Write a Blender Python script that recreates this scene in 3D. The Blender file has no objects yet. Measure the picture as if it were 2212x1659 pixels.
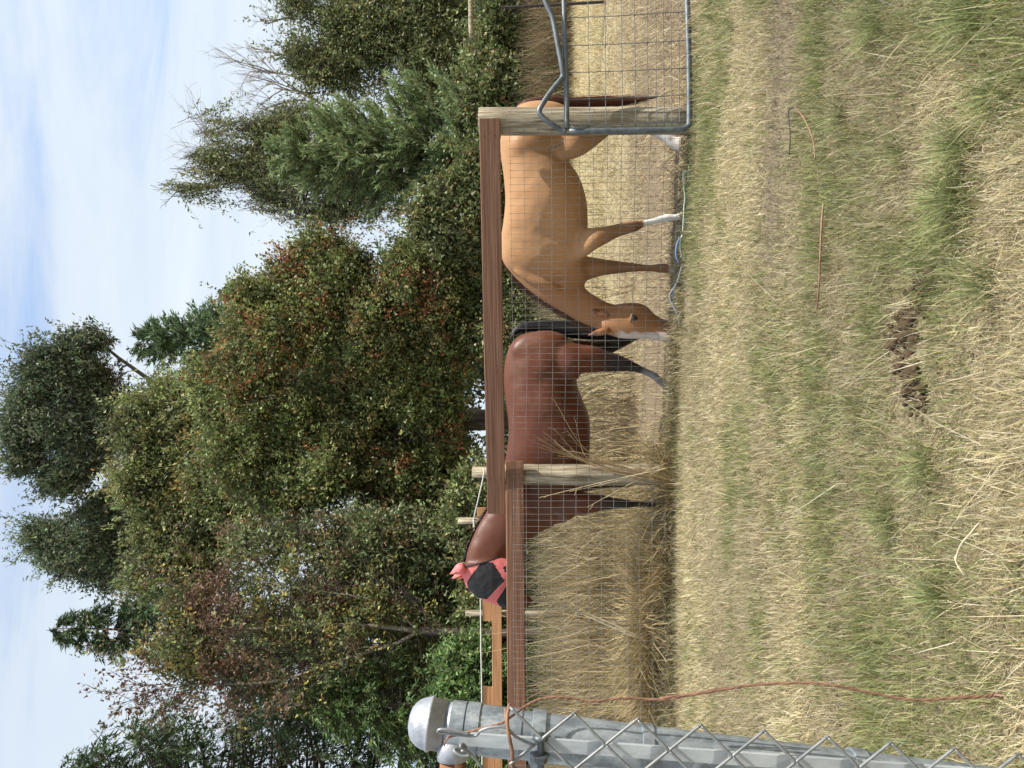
import bpy, math, random
import numpy as np
from mathutils import Vector, Matrix
from mathutils.bvhtree import BVHTree

random.seed(7)
RNG = np.random.default_rng(11)
SC = bpy.context.scene
COL = SC.collection
PI = math.pi

# ------------------------------------------------------------------ camera
EYE = Vector((0.0, 0.0, 1.0))
FPX = 1661.0                       # focal length in pixels of a 2212 px long frame
PITCH = math.atan(84.0 / FPX)      # the phone looks slightly up
cam_d = bpy.data.cameras.new('camera')
cam_d.sensor_fit = 'HORIZONTAL'
cam_d.sensor_width = 36.0
cam_d.lens = FPX / 2212.0 * 36.0
cam_d.clip_start = 0.05
cam_d.clip_end = 3000.0
cam = bpy.data.objects.new('camera', cam_d)
COL.objects.link(cam)
# the phone was turned on its side: image right is down in the world
cam.matrix_world = Matrix.Translation(EYE) @ Matrix.Rotation(PI / 2 + PITCH, 4, 'X') @ Matrix.Rotation(-PI / 2, 4, 'Z')
SC.camera = cam

# ------------------------------------------------------------------ sky, sun, exposure
SUN_EL = math.radians(52.0)
SUN_AZ = math.radians(108.0)       # clockwise from +Y (view direction): from the right, a bit behind the camera
CLOUD_AT = (8.97, 4.38, 0.0)
world = bpy.data.worlds.new('World')
SC.world = world
world.use_nodes = True
wt = world.node_tree
wn, wl = wt.nodes, wt.links
wn.clear()
w_out = wn.new('ShaderNodeOutputWorld')
w_bg = wn.new('ShaderNodeBackground')
w_bg.inputs['Strength'].default_value = 0.12
w_sky = wn.new('ShaderNodeTexSky')
w_sky.sky_type = 'NISHITA'
w_sky.sun_disc = False
w_sky.sun_elevation = SUN_EL
w_sky.sun_rotation = SUN_AZ
w_sky.air_density = 1.0
w_sky.dust_density = 0.6
w_sky.ozone_density = 1.6
tc = wn.new('ShaderNodeTexCoord')
sp = wn.new('ShaderNodeSeparateXYZ')
wl.new(tc.outputs['Generated'], sp.inputs[0])
def wmath(op, a, b=None, clamp=False):
    n = wn.new('ShaderNodeMath'); n.operation = op; n.use_clamp = clamp
    for i, s in enumerate((a, b)):
        if s is None: continue
        if isinstance(s, (int, float)): n.inputs[i].default_value = s
        else: wl.new(s, n.inputs[i])
    return n.outputs[0]
zz = wmath('ADD', wmath('MAXIMUM', sp.outputs['Z'], 0.0), 0.10)
cx = wmath('DIVIDE', sp.outputs['X'], zz)
cy = wmath('DIVIDE', sp.outputs['Y'], zz)
cmb = wn.new('ShaderNodeCombineXYZ')
wl.new(cx, cmb.inputs[0]); wl.new(cy, cmb.inputs[1])
mp = wn.new('ShaderNodeMapping')
mp.inputs['Rotation'].default_value = (0, 0, math.radians(8))
mp.inputs['Scale'].default_value = (0.30, 1.15, 1.0)
mp.inputs['Location'].default_value = CLOUD_AT
wl.new(cmb.outputs[0], mp.inputs[0])
def wnoise(scale, detail, rough, dist):
    n = wn.new('ShaderNodeTexNoise')
    n.inputs['Scale'].default_value = scale
    n.inputs['Detail'].default_value = detail
    n.inputs['Roughness'].default_value = rough
    n.inputs['Distortion'].default_value = dist
    wl.new(mp.outputs[0], n.inputs['Vector'])
    return n.outputs['Fac']
n0 = wnoise(0.42, 2.0, 0.5, 0.2)
n1 = wnoise(1.5, 6.0, 0.55, 0.5)
n2 = wnoise(4.2, 6.0, 0.6, 0.8)
cl = wmath('ADD', wmath('ADD', wmath('MULTIPLY', n0, 0.52), wmath('MULTIPLY', n1, 0.34)), wmath('MULTIPLY', n2, 0.14))
ramp = wn.new('ShaderNodeValToRGB')
ramp.color_ramp.interpolation = 'EASE'
ramp.color_ramp.elements[0].position = 0.32
ramp.color_ramp.elements[0].color = (0, 0, 0, 1)
ramp.color_ramp.elements[1].position = 0.445
ramp.color_ramp.elements[1].color = (1, 1, 1, 1)
wl.new(cl, ramp.inputs[0])
cloud_col = wn.new('ShaderNodeMixRGB')
mr = wn.new('ShaderNodeMapRange'); mr.inputs['From Min'].default_value = 0.34; mr.inputs['From Max'].default_value = 0.66
wl.new(wmath('ADD', wmath('MULTIPLY', n1, 0.6), wmath('MULTIPLY', n2, 0.4)), mr.inputs[0])
wl.new(mr.outputs[0], cloud_col.inputs[0])
cloud_col.inputs[1].default_value = (4.2, 4.8, 5.5, 1)
cloud_col.inputs[2].default_value = (5.3, 5.75, 6.1, 1)
mixs = wn.new('ShaderNodeMixRGB')
wl.new(wmath('MULTIPLY', ramp.outputs[0], 0.95), mixs.inputs[0])
skyb = wn.new('ShaderNodeMixRGB'); skyb.blend_type = 'MULTIPLY'; skyb.inputs[0].default_value = 1.0
wl.new(w_sky.outputs[0], skyb.inputs[1]); skyb.inputs[2].default_value = (0.85, 1.35, 1.75, 1)
wl.new(skyb.outputs[0], mixs.inputs[1])
wl.new(cloud_col.outputs[0], mixs.inputs[2])
wl.new(mixs.outputs[0], w_bg.inputs['Color'])
wl.new(w_bg.outputs[0], w_out.inputs['Surface'])

sun_d = bpy.data.lights.new('sun', 'SUN')
sun_d.energy = 5.0
sun_d.angle = math.radians(0.6)
sun_d.color = (1.0, 0.95, 0.86)
sun = bpy.data.objects.new('sun', sun_d)
COL.objects.link(sun)
to_sun = Vector((math.sin(SUN_AZ) * math.cos(SUN_EL), math.cos(SUN_AZ) * math.cos(SUN_EL), math.sin(SUN_EL)))
sun.rotation_euler = to_sun.to_track_quat('Z', 'Y').to_euler()
sun.location = (12, -8, 15)

SC.view_settings.view_transform = 'Standard'
SC.view_settings.look = 'None'
SC.view_settings.exposure = 0.5
SC.view_settings.gamma = 1.0
SC.view_settings.use_curve_mapping = False
SC.cycles.max_bounces = 5
SC.cycles.diffuse_bounces = 2
SC.cycles.glossy_bounces = 2
SC.cycles.transmission_bounces = 2
SC.cycles.caustics_reflective = False
SC.cycles.caustics_refractive = False

# ------------------------------------------------------------------ helpers
_f = np.array([0.0, math.cos(PITCH), math.sin(PITCH)])
_u = np.array([0.0, -math.sin(PITCH), math.cos(PITCH)])
def ray(px, py):
    a = (829.5 - py) / FPX
    b = (1106.0 - px) / FPX
    d = np.array([a, 0, 0]) + _u * b + _f
    return d / d[1]
def P(px, py, Y):
    """a measured place in the photograph, at distance Y in front of the camera -> world point"""
    return np.array(EYE) + ray(px, py) * Y
def G(px, py):
    d = ray(px, py)
    return np.array(EYE) + d * (-(EYE.z) / d[2])
def mpp(Y):
    return Y / FPX

_LAT = np.random.default_rng(5).random((64, 64, 64)).astype(np.float32)
def vn3(p, scale=1.0, seed=0.0):
    q = np.asarray(p, dtype=np.float64) * scale + seed * 7.31
    i = np.floor(q).astype(int); f = q - i
    f = f * f * (3 - 2 * f)
    def L(a, b, c): return _LAT[(i[..., 0] + a) % 64, (i[..., 1] + b) % 64, (i[..., 2] + c) % 64]
    fx, fy, fz = f[..., 0], f[..., 1], f[..., 2]
    c00 = L(0,0,0)*(1-fx)+L(1,0,0)*fx; c10 = L(0,1,0)*(1-fx)+L(1,1,0)*fx
    c01 = L(0,0,1)*(1-fx)+L(1,0,1)*fx; c11 = L(0,1,1)*(1-fx)+L(1,1,1)*fx
    return (c00*(1-fy)+c10*fy)*(1-fz)+(c01*(1-fy)+c11*fy)*fz
def fbm3(p, scale, seed=0.0, oct=3):
    s = 0; a = 0.5; t = 0
    for k in range(oct):
        s = s + a * vn3(p, scale * 2 ** k, seed + k * 3.7); t += a; a *= 0.5
    return s / t
def n2d(x, y, scale, seed=0.0, oct=3, ax=1.0):
    return fbm3(np.stack([x * ax, y, np.zeros_like(x) + 0.5], -1), scale, seed, oct)

OFF = {}
def tag(o, label=None, cat=None, group=None, kind=None):
    if label: o['label'] = label
    if cat: o['category'] = cat
    if group: o['group'] = group
    if kind: o['kind'] = kind
    return o
def thing(name, loc, label, cat, group=None):
    o = bpy.data.objects.new(name, None)
    o.empty_display_size = 0.1
    o.location = loc
    COL.objects.link(o)
    OFF[o.name] = np.array(loc, dtype=float)
    return tag(o, label, cat, group)

class MB:
    def __init__(self):
        self.v = []; self.f = []; self.c = []; self.n = 0
    def add(self, V, F, col=(0.5, 0.5, 0.5)):
        V = np.asarray(V, dtype=np.float64).reshape(-1, 3)
        if isinstance(F, np.ndarray): self.f.append(F + self.n)
        else:
            by = {}
            for f in F: by.setdefault(len(f), []).append(f)
            for k in by: self.f.append(np.array(by[k]) + self.n)
        col = np.asarray(col, dtype=np.float64)
        if col.ndim == 1: col = np.tile(col[:3], (len(V), 1))
        self.c.append(col[:, :3]); self.v.append(V); self.n += len(V)
    def tris(self):
        return sum(len(f) * (f.shape[1] - 2) for f in self.f)
    def mesh(self, name, smooth=False, off=None):
        V = np.concatenate(self.v); C = np.concatenate(self.c)
        if off is not None: V = V - off
        loops = np.concatenate([f.ravel() for f in self.f]).astype(np.int32)
        lens = np.concatenate([np.full(len(f), f.shape[1]) for f in self.f])
        starts = np.concatenate([[0], np.cumsum(lens)[:-1]]).astype(np.int32)
        me = bpy.data.meshes.new(name)
        me.vertices.add(len(V)); me.vertices.foreach_set('co', V.astype(np.float32).ravel())
        me.loops.add(len(loops)); me.loops.foreach_set('vertex_index', loops)
        me.polygons.add(len(starts)); me.polygons.foreach_set('loop_start', starts)
        me.polygons.foreach_set('use_smooth', np.full(len(starts), smooth))
        at = me.color_attributes.new('Col', 'FLOAT_COLOR', 'POINT')
        at.data.foreach_set('color', np.concatenate([C, np.ones((len(C), 1))], 1).astype(np.float32).ravel())
        me.update(calc_edges=True)
        return me
    def build(self, name, mat, parent=None, smooth=False):
        off = OFF[parent.name] if parent is not None else None
        me = self.mesh(name, smooth, off)
        me.materials.append(mat)
        o = bpy.data.objects.new(name, me)
        COL.objects.link(o)
        if parent is not None:
            o.parent = parent; OFF[o.name] = OFF[parent.name]
        else: OFF[o.name] = np.zeros(3)
        return o
    # ---- shapes
    def tube(self, pts, rad, n=8, col=(.5, .5, .5), cap=True):
        pts = np.asarray(pts, float); m = len(pts)
        rad = np.broadcast_to(np.asarray(rad, float), (m,))
        T = np.gradient(pts, axis=0); T /= np.linalg.norm(T, axis=1)[:, None] + 1e-9
        ref = np.array([0, 0, 1.0]) if abs(T[0][2]) < 0.9 else np.array([1.0, 0, 0])
        U = np.zeros_like(pts); W = np.zeros_like(pts)
        u = np.cross(T[0], ref); u /= np.linalg.norm(u)
        for i in range(m):
            u = u - T[i] * np.dot(u, T[i]); u /= np.linalg.norm(u) + 1e-9
            U[i] = u; W[i] = np.cross(T[i], u)
        th = np.arange(n) * 2 * PI / n
        V = pts[:, None, :] + rad[:, None, None] * (U[:, None, :] * np.cos(th)[None, :, None] + W[:, None, :] * np.sin(th)[None, :, None])
        V = V.reshape(-1, 3)
        i = np.arange(m - 1)[:, None] * n; j = np.arange(n)[None, :]; k = (j + 1) % n
        F = np.stack([i + j, i + k, i + n + k, i + n + j], -1).reshape(-1, 4)
        c = np.asarray(col, float)
        if c.ndim == 2: c = np.repeat(c, n, axis=0)
        base = self.n
        self.add(V, F, c)
        if cap and n >= 3:
            self.f.append(np.array([list(range(n))[::-1]]) + base)
            self.f.append(np.array([list(range((m - 1) * n, m * n))]) + base)
    def box(self, c, ax, ay, az, col=(.5, .5, .5), bev=0.0):
        """c centre; ax, ay, az half-extent vectors; bev chamfers the long edges (along ax)"""
        c, ax, ay, az = [np.asarray(q, float) for q in (c, ax, ay, az)]
        if bev <= 0:
            prof = [(-1, -1), (1, -1), (1, 1), (-1, 1)]
        else:
            b = bev / np.linalg.norm(ay); d = bev / np.linalg.norm(az)
            prof = [(-1 + b, -1), (1 - b, -1), (1, -1 + d), (1, 1 - d), (1 - b, 1), (-1 + b, 1), (-1, 1 - d), (-1, -1 + d)]
        n = len(prof)
        V = [c - ax + ay * p + az * q for p, q in prof] + [c + ax + ay * p + az * q for p, q in prof]
        F = [[i, (i + 1) % n, n + (i + 1) % n, n + i] for i in range(n)] + [list(range(n))[::-1], list(range(n, 2 * n))]
        self.add(V, F, col)
    def lathe(self, org, axis, prof, n=24, col=(.5, .5, .5)):
        """prof: (radius, height along axis)"""
        axis = np.asarray(axis, float); axis = axis / np.linalg.norm(axis)
        r = np.array([1.0, 0, 0]) if abs(axis[0]) < .9 else np.array([0, 1.0, 0])
        u = np.cross(axis, r); u /= np.linalg.norm(u); w = np.cross(axis, u)
        V = []
        for rad, h in prof:
            for k in range(n):
                a = 2 * PI * k / n
                V.append(np.asarray(org) + axis * h + (u * math.cos(a) + w * math.sin(a)) * rad)
        m = len(prof)
        F = [[i * n + j, i * n + (j + 1) % n, (i + 1) * n + (j + 1) % n, (i + 1) * n + j] for i in range(m - 1) for j in range(n)]
        F += [list(range(n))[::-1], list(range((m - 1) * n, m * n))]
        self.add(V, F, col)

def bez(pts, n=8):
    """Catmull-Rom through the points"""
    p = np.asarray(pts, float)
    p = np.vstack([2 * p[0] - p[1], p, 2 * p[-1] - p[-2]])
    out = []
    for i in range(1, len(p) - 2):
        for t in np.linspace(0, 1, n, endpoint=False):
            a, b, c, d = p[i - 1], p[i], p[i + 1], p[i + 2]
            out.append(0.5 * ((2 * b) + (c - a) * t + (2 * a - 5 * b + 4 * c - d) * t * t + (3 * b - 3 * c + d - a) * t ** 3))
    out.append(p[-2])
    return np.array(out)
def unit(v):
    return v / (np.linalg.norm(v, axis=-1, keepdims=True) + 1e-9)
def rvec(n):
    return unit(RNG.normal(size=(n, 3)))

# ------------------------------------------------------------------ materials
def mat_new(name):
    m = bpy.data.materials.new(name); m.use_nodes = True
    nt = m.node_tree; nt.nodes.clear()
    o = nt.nodes.new('ShaderNodeOutputMaterial')
    return m, nt, o
def N(nt, t, **kw):
    n = nt.nodes.new(t)
    for k, v in kw.items():
        if k in n.inputs.keys(): n.inputs[k].default_value = v
        else: setattr(n, k, v)
    return n
def leafmat(name, trans=0.3, rough=0.55, spec=0.25):
    m, nt, o = mat_new(name)
    a = N(nt, 'ShaderNodeAttribute', attribute_name='Col')
    b = N(nt, 'ShaderNodeBsdfPrincipled', Roughness=rough)
    b.inputs['Specular IOR Level'].default_value = spec
    t = N(nt, 'ShaderNodeBsdfTranslucent')
    mx = N(nt, 'ShaderNodeMixShader'); mx.inputs[0].default_value = trans
    nt.links.new(a.outputs['Color'], b.inputs['Base Color'])
    nt.links.new(a.outputs['Color'], t.inputs['Color'])
    nt.links.new(b.outputs[0], mx.inputs[1]); nt.links.new(t.outputs[0], mx.inputs[2])
    nt.links.new(mx.outputs[0], o.inputs[0])
    return m
def surfmat(name, c1, c2, scale=(8, 8, 8), rough=0.7, bump=0.3, metal=0.0, c3=None, spot=0.62, detail=6, attr=False, spec=0.5, bscale=None, ct=0.17):
    """noise-mixed colour c1..c2, optional stains c3, bump"""
    m, nt, o = mat_new(name)
    L = nt.links
    b = N(nt, 'ShaderNodeBsdfPrincipled', Roughness=rough, Metallic=metal)
    b.inputs['Specular IOR Level'].default_value = spec
    tcn = N(nt, 'ShaderNodeTexCoord')
    mpn = N(nt, 'ShaderNodeMapping'); mpn.inputs['Scale'].default_value = scale
    L.new(tcn.outputs['Object'], mpn.inputs[0])
    nz = N(nt, 'ShaderNodeTexNoise', Scale=1.0, Detail=float(detail), Roughness=0.62)
    L.new(mpn.outputs[0], nz.inputs['Vector'])
    cr = N(nt, 'ShaderNodeValToRGB')
    cr.color_ramp.elements[0].position = 0.5 - ct; cr.color_ramp.elements[0].color = (*c1, 1)
    cr.color_ramp.elements[1].position = 0.5 + ct; cr.color_ramp.elements[1].color = (*c2, 1)
    L.new(nz.outputs['Fac'], cr.inputs[0])
    outc = cr.outputs[0]
    if c3 is not None:
        nz2 = N(nt, 'ShaderNodeTexNoise', Scale=0.7, Detail=5.0, Roughness=0.7)
        mp2 = N(nt, 'ShaderNodeMapping'); mp2.inputs['Scale'].default_value = scale; mp2.inputs['Location'].default_value = (3.1, 5.7, 1.3)
        L.new(tcn.outputs['Object'], mp2.inputs[0]); L.new(mp2.outputs[0], nz2.inputs['Vector'])
        r2 = N(nt, 'ShaderNodeValToRGB')
        r2.color_ramp.elements[0].position = spot - 0.06; r2.color_ramp.elements[0].color = (0, 0, 0, 1)
        r2.color_ramp.elements[1].position = spot + 0.06; r2.color_ramp.elements[1].color = (1, 1, 1, 1)
        L.new(nz2.outputs['Fac'], r2.inputs[0])
        mx = N(nt, 'ShaderNodeMixRGB'); L.new(r2.outputs[0], mx.inputs[0]); L.new(outc, mx.inputs[1]); mx.inputs[2].default_value = (*c3, 1)
        outc = mx.outputs[0]
    if attr:
        at = N(nt, 'ShaderNodeAttribute', attribute_name='Col')
        mx = N(nt, 'ShaderNodeMixRGB', blend_type='MULTIPLY'); mx.inputs[0].default_value = 1.0
        L.new(outc, mx.inputs[1]); L.new(at.outputs['Color'], mx.inputs[2]); outc = mx.outputs[0]
    L.new(outc, b.inputs['Base Color'])
    if bump > 0:
        bp = N(nt, 'ShaderNodeBump', Strength=bump, Distance=0.01 if bscale is None else bscale)
        L.new(nz.outputs['Fac'], bp.inputs['Height']); L.new(bp.outputs[0], b.inputs['Normal'])
    L.new(b.outputs[0], o.inputs[0])
    return m

M = {}
M['grass'] = leafmat('grass_blades', 0.30, 0.6, 0.2)
M['leaf'] = leafmat('tree_leaves', 0.30, 0.5, 0.3)
M['needle'] = leafmat('conifer_needles', 0.2, 0.6, 0.2)
M['straw'] = leafmat('dry_stalks', 0.2, 0.65, 0.2)
M['bark'] = surfmat('bark', (0.035, 0.028, 0.022), (0.10, 0.08, 0.062), (14, 14, 5), 0.9, 0.6)
M['bark_pale'] = surfmat('pale_bark', (0.12, 0.10, 0.075), (0.26, 0.23, 0.185), (12, 12, 5), 0.9, 0.5, c3=(0.07, 0.055, 0.04))
M['twig'] = surfmat('bare_twigs', (0.20, 0.17, 0.145), (0.36, 0.32, 0.28), (6, 6, 6), 0.9, 0.0)
M['board'] = surfmat('stained_board', (0.145, 0.066, 0.038), (0.27, 0.135, 0.078), (1.3, 1.8, 62), 0.75, 0.6, c3=(0.32, 0.20, 0.13), spot=0.66, attr=True, ct=0.12)
M['board_new'] = surfmat('raw_board', (0.35, 0.165, 0.072), (0.54, 0.285, 0.135), (1.5, 2, 40), 0.75, 0.3, c3=(0.16, 0.07, 0.03), spot=0.72)
M['post'] = surfmat('weathered_post', (0.21, 0.165, 0.105), (0.46, 0.40, 0.29), (34, 34, 3.0), 0.85, 0.9, c3=(0.12, 0.09, 0.06), spot=0.58, attr=True, ct=0.10)
M['galv'] = surfmat('galvanised_steel', (0.17, 0.20, 0.225), (0.37, 0.41, 0.44), (46, 46, 26), 0.46, 0.2, metal=0.45, c3=(0.52, 0.55, 0.55), spot=0.62, ct=0.12)
M['galv_bright'] = surfmat('bright_galvanised', (0.42, 0.46, 0.49), (0.60, 0.64, 0.66), (60, 60, 20), 0.4, 0.1, metal=0.4)
M['galv_dull'] = surfmat('dull_galvanised', (0.085, 0.10, 0.11), (0.165, 0.185, 0.20), (20, 20, 20), 0.5, 0.1, metal=0.45)
M['cap'] = surfmat('cast_aluminium_cap', (0.30, 0.315, 0.35), (0.44, 0.46, 0.50), (70, 70, 70), 0.5, 0.2, metal=0.45)
M['wire'] = surfmat('wire', (0.19, 0.20, 0.205), (0.33, 0.345, 0.35), (60, 60, 60), 0.5, 0.0, metal=0.5)
M['meshwire'] = surfmat('old_mesh_wire', (0.15, 0.15, 0.145), (0.32, 0.315, 0.30), (9, 9, 9), 0.5, 0.0, metal=0.3)
M['rust'] = surfmat('rusty_pipe', (0.10, 0.04, 0.022), (0.30, 0.13, 0.06), (30, 30, 30), 0.85, 0.4, c3=(0.36, 0.20, 0.12))
M['copper'] = surfmat('rusty_wire', (0.17, 0.085, 0.052), (0.36, 0.20, 0.125), (45, 45, 45), 0.6, 0.5, metal=0.15, bscale=0.002)
M['dark_wire'] = surfmat('dark_wire', (0.03, 0.028, 0.026), (0.10, 0.075, 0.06), (30, 30, 30), 0.7, 0.0)
M['rope'] = surfmat('white_rope', (0.55, 0.54, 0.50), (0.80, 0.79, 0.75), (40, 40, 40), 0.8, 0.0)
M['twine_green'] = surfmat('pale_green_twine', (0.38, 0.56, 0.46), (0.56, 0.72, 0.62), (30, 30, 30), 0.6, 0.0)
M['twine_blue'] = surfmat('blue_twine', (0.12, 0.20, 0.46), (0.26, 0.36, 0.58), (30, 30, 30), 0.6, 0.0)
M['twine_white'] = surfmat('frayed_white_twine', (0.58, 0.56, 0.52), (0.80, 0.78, 0.75), (30, 30, 30), 0.7, 0.0)
M['manure'] = surfmat('dry_manure', (0.065, 0.040, 0.020), (0.21, 0.135, 0.07), (40, 40, 40), 0.95, 0.8, c3=(0.035, 0.022, 0.012), spot=0.64)
M['coat'] = surfmat('tan_coat', (0.92, 0.92, 0.92), (1.0, 1.0, 1.0), (70, 70, 26), 0.55, 0.35, attr=True, spec=0.3, bscale=0.004)
M['coat_bay'] = surfmat('bay_coat', (0.88, 0.88, 0.88), (1.0, 1.0, 1.0), (90, 90, 30), 0.47, 0.3, attr=True, spec=0.4, bscale=0.004)
M['hair'] = surfmat('horse_hair', (0.9, 0.9, 0.9), (1, 1, 1), (5, 5, 5), 0.5, 0.0, attr=True, spec=0.4)
M['eye'] = surfmat('horse_eye', (0.012, 0.010, 0.010), (0.02, 0.018, 0.016), (5, 5, 5), 0.12, 0.0)
M['mask_pink'] = surfmat('pink_mask_trim', (0.66, 0.145, 0.15), (0.74, 0.20, 0.20), (30, 30, 30), 0.7, 0.3, bscale=0.004)
M['mask_black'] = surfmat('black_mask_mesh', (0.006, 0.006, 0.008), (0.014, 0.014, 0.017), (20, 20, 20), 0.7, 0.2, bscale=0.004)

# ------------------------------------------------------------------ ground
def gz(x, y):
    """gentle bumps of the paddock"""
    x = np.asarray(x, float); y = np.asarray(y, float)
    t = np.clip((y - 8.3) / 6.5, 0, 1)
    rise = 0.62 * t * t * (3 - 2 * t)                  # the field climbs gently towards the trees
    return (n2d(x, y, 0.9, 3, 2) - 0.5) * 0.05 * np.clip((y - 0.5) / 2, 0, 1) * (np.abs(x) < 9.5) * (y < 12.5) + rise
FA = P(1490, 1385 - 1385 + 262, 5.56)   # gate post foot (photo 1490, 262)
def fence_y(x):
    """distance of the wire fence at x"""
    x = np.asarray(x, float)
    return np.where(x > -0.75, 6.30 - (x + 0.75) * 0.295, 6.30 - (x + 0.75) * -0.02)

def build_ground():
    xs = np.concatenate([np.linspace(-900, -12, 10), np.linspace(-9, 9, 120), np.linspace(12, 900, 10)])
    ys = np.concatenate([np.linspace(-60, -1, 8), np.linspace(0, 12, 140), np.linspace(13, 40, 30), np.linspace(60, 1500, 10)])
    X, Y = np.meshgrid(xs, ys, indexing='ij')
    Z = gz(X, Y)
    V = np.stack([X, Y, Z], -1).reshape(-1, 3)
    a, b = len(xs), len(ys)
    i = np.arange(a - 1)[:, None] * b; j = np.arange(b - 1)[None, :]
    F = np.stack([i + j, i + b + j, i + b + j + 1, i + j + 1], -1).reshape(-1, 4)
    mb = MB(); mb.add(V, F)
    m, nt, o = mat_new('ground_soil_and_thatch')
    L = nt.links
    b_ = N(nt, 'ShaderNodeBsdfPrincipled', Roughness=0.95)
    b_.inputs['Specular IOR Level'].default_value = 0.1
    tcn = N(nt, 'ShaderNodeTexCoord')
    sepn = N(nt, 'ShaderNodeSeparateXYZ'); L.new(tcn.outputs['Object'], sepn.inputs[0])
    def noise(sc, det, rg=0.65):
        mpn = N(nt, 'ShaderNodeMapping'); mpn.inputs['Scale'].default_value = sc
        L.new(tcn.outputs['Object'], mpn.inputs[0])
        nz = N(nt, 'ShaderNodeTexNoise', Scale=1.0, Detail=float(det), Roughness=rg)
        L.new(mpn.outputs[0], nz.inputs['Vector']); return nz.outputs['Fac']
    def rampn(fac, p0, c0, p1, c1):
        r = N(nt, 'ShaderNodeValToRGB')
        r.color_ramp.elements[0].position = p0; r.color_ramp.elements[0].color = (*c0, 1)
        r.color_ramp.elements[1].position = p1; r.color_ramp.elements[1].color = (*c1, 1)
        L.new(fac, r.inputs[0]); return r.outputs[0]
    fine = noise((70, 38, 38), 7, 0.75)
    thatch = rampn(fine, 0.34, (0.11, 0.088, 0.052), 0.66, (0.46, 0.38, 0.235))
    dirt = rampn(noise((34, 60, 30), 8, 0.78), 0.36, (0.11, 0.08, 0.05), 0.66, (0.40, 0.31, 0.205))
    field = rampn(noise((5, 9, 5), 8, 0.7), 0.35, (0.34, 0.26, 0.13), 0.66, (0.60, 0.52, 0.32))
    # soil strip between the fence and the pale field
    big = noise((0.5, 0.9, 0.5), 4)
    def mth(op, a, b=None):
        n = N(nt, 'ShaderNodeMath', operation=op)
        for k, s in enumerate((a, b)):
            if s is None: continue
            if isinstance(s, (int, float)): n.inputs[k].default_value = s
            else: L.new(s, n.inputs[k])
        return n.outputs[0]
    # line of the fence (y + 0.295 x)
    fl = mth('ADD', sepn.outputs['Y'], mth('MULTIPLY', sepn.outputs['X'], 0.25))
    d1 = mth('ADD', fl, mth('MULTIPLY', mth('SUBTRACT', big, 0.5), 0.8))
    s1 = N(nt, 'ShaderNodeMapRange'); s1.inputs['From Min'].default_value = 5.95; s1.inputs['From Max'].default_value = 6.15; L.new(d1, s1.inputs[0])
    d2 = mth('ADD', sepn.outputs['Y'], mth('MULTIPLY', mth('SUBTRACT', big, 0.5), 6.0))
    s2 = N(nt, 'ShaderNodeMapRange'); s2.inputs['From Min'].default_value = 8.6; s2.inputs['From Max'].default_value = 11.5; L.new(d2, s2.inputs[0])
    m1 = N(nt, 'ShaderNodeMixRGB'); L.new(s1.outputs[0], m1.inputs[0]); L.new(thatch, m1.inputs[1]); L.new(dirt, m1.inputs[2])
    m2 = N(nt, 'ShaderNodeMixRGB'); L.new(s2.outputs[0], m2.inputs[0]); L.new(m1.outputs[0], m2.inputs[1]); L.new(field, m2.inputs[2])
    L.new(m2.outputs[0], b_.inputs['Base Color'])
    bp = N(nt, 'ShaderNodeBump', Strength=0.8, Distance=0.03); L.new(fine, bp.inputs['Height']); L.new(bp.outputs[0], b_.inputs['Normal'])
    L.new(b_.outputs[0], o.inputs[0])
    g = mb.build('ground', m, smooth=True)
    tag(g, kind='structure')
build_ground()
# ------------------------------------------------------------------ grass
def blades(mb, x, y, z, h, w, az, lean, bend, cb, ct, levels=3):
    """curved tapering blades, one strip each"""
    n = len(x)
    d = np.stack([np.cos(az), np.sin(az), np.zeros(n)], -1)
    fa = az + PI / 2 + RNG.normal(0, 0.5, n)
    s = np.stack([np.cos(fa), np.sin(fa), np.zeros(n)], -1)
    p0 = np.stack([x, y, z], -1)
    up = np.array([0, 0, 1.0])
    V = []; C = []
    ts = np.linspace(0, 1, levels)
    for k, t in enumerate(ts):
        horiz = lean * t + bend * t * t
        vert = t * np.sqrt(np.clip(1 - np.minimum(0.93, (lean + bend * t) ** 2 * 0.55), 0.07, 1))
        c = p0 + d * (h * horiz)[:, None] + up * (h * vert)[:, None]
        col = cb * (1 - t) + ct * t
        if k < levels - 1:
            ww = (w * (1 - 0.55 * t))[:, None] * 0.5
            V += [c - s * ww, c + s * ww]; C += [col, col]
        else:
            V += [c]; C += [col]
    m = len(V)
    V = np.stack(V, 1).reshape(-1, 3); C = np.stack(C, 1).reshape(-1, 3)
    b = (np.arange(n) * m)[:, None]
    for k in range(levels - 2):
        q = np.array([[2 * k, 2 * k + 1, 2 * k + 3, 2 * k + 2]])
        if k == 0:
            mb.add(V, b + q, C); base = mb.n - len(V)
        else: mb.f.append(b + q + base)
    q = np.array([[m - 3, m - 2, m - 1]])
    if levels == 2:
        mb.add(V, b + q, C)
    else: mb.f.append(b + q + base)

PILE = G(1962, 742)
def in_pile(x, y):
    return (((x - PILE[0]) / 0.24) ** 2 + ((y - PILE[1]) / 0.11) ** 2) < 1

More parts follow.
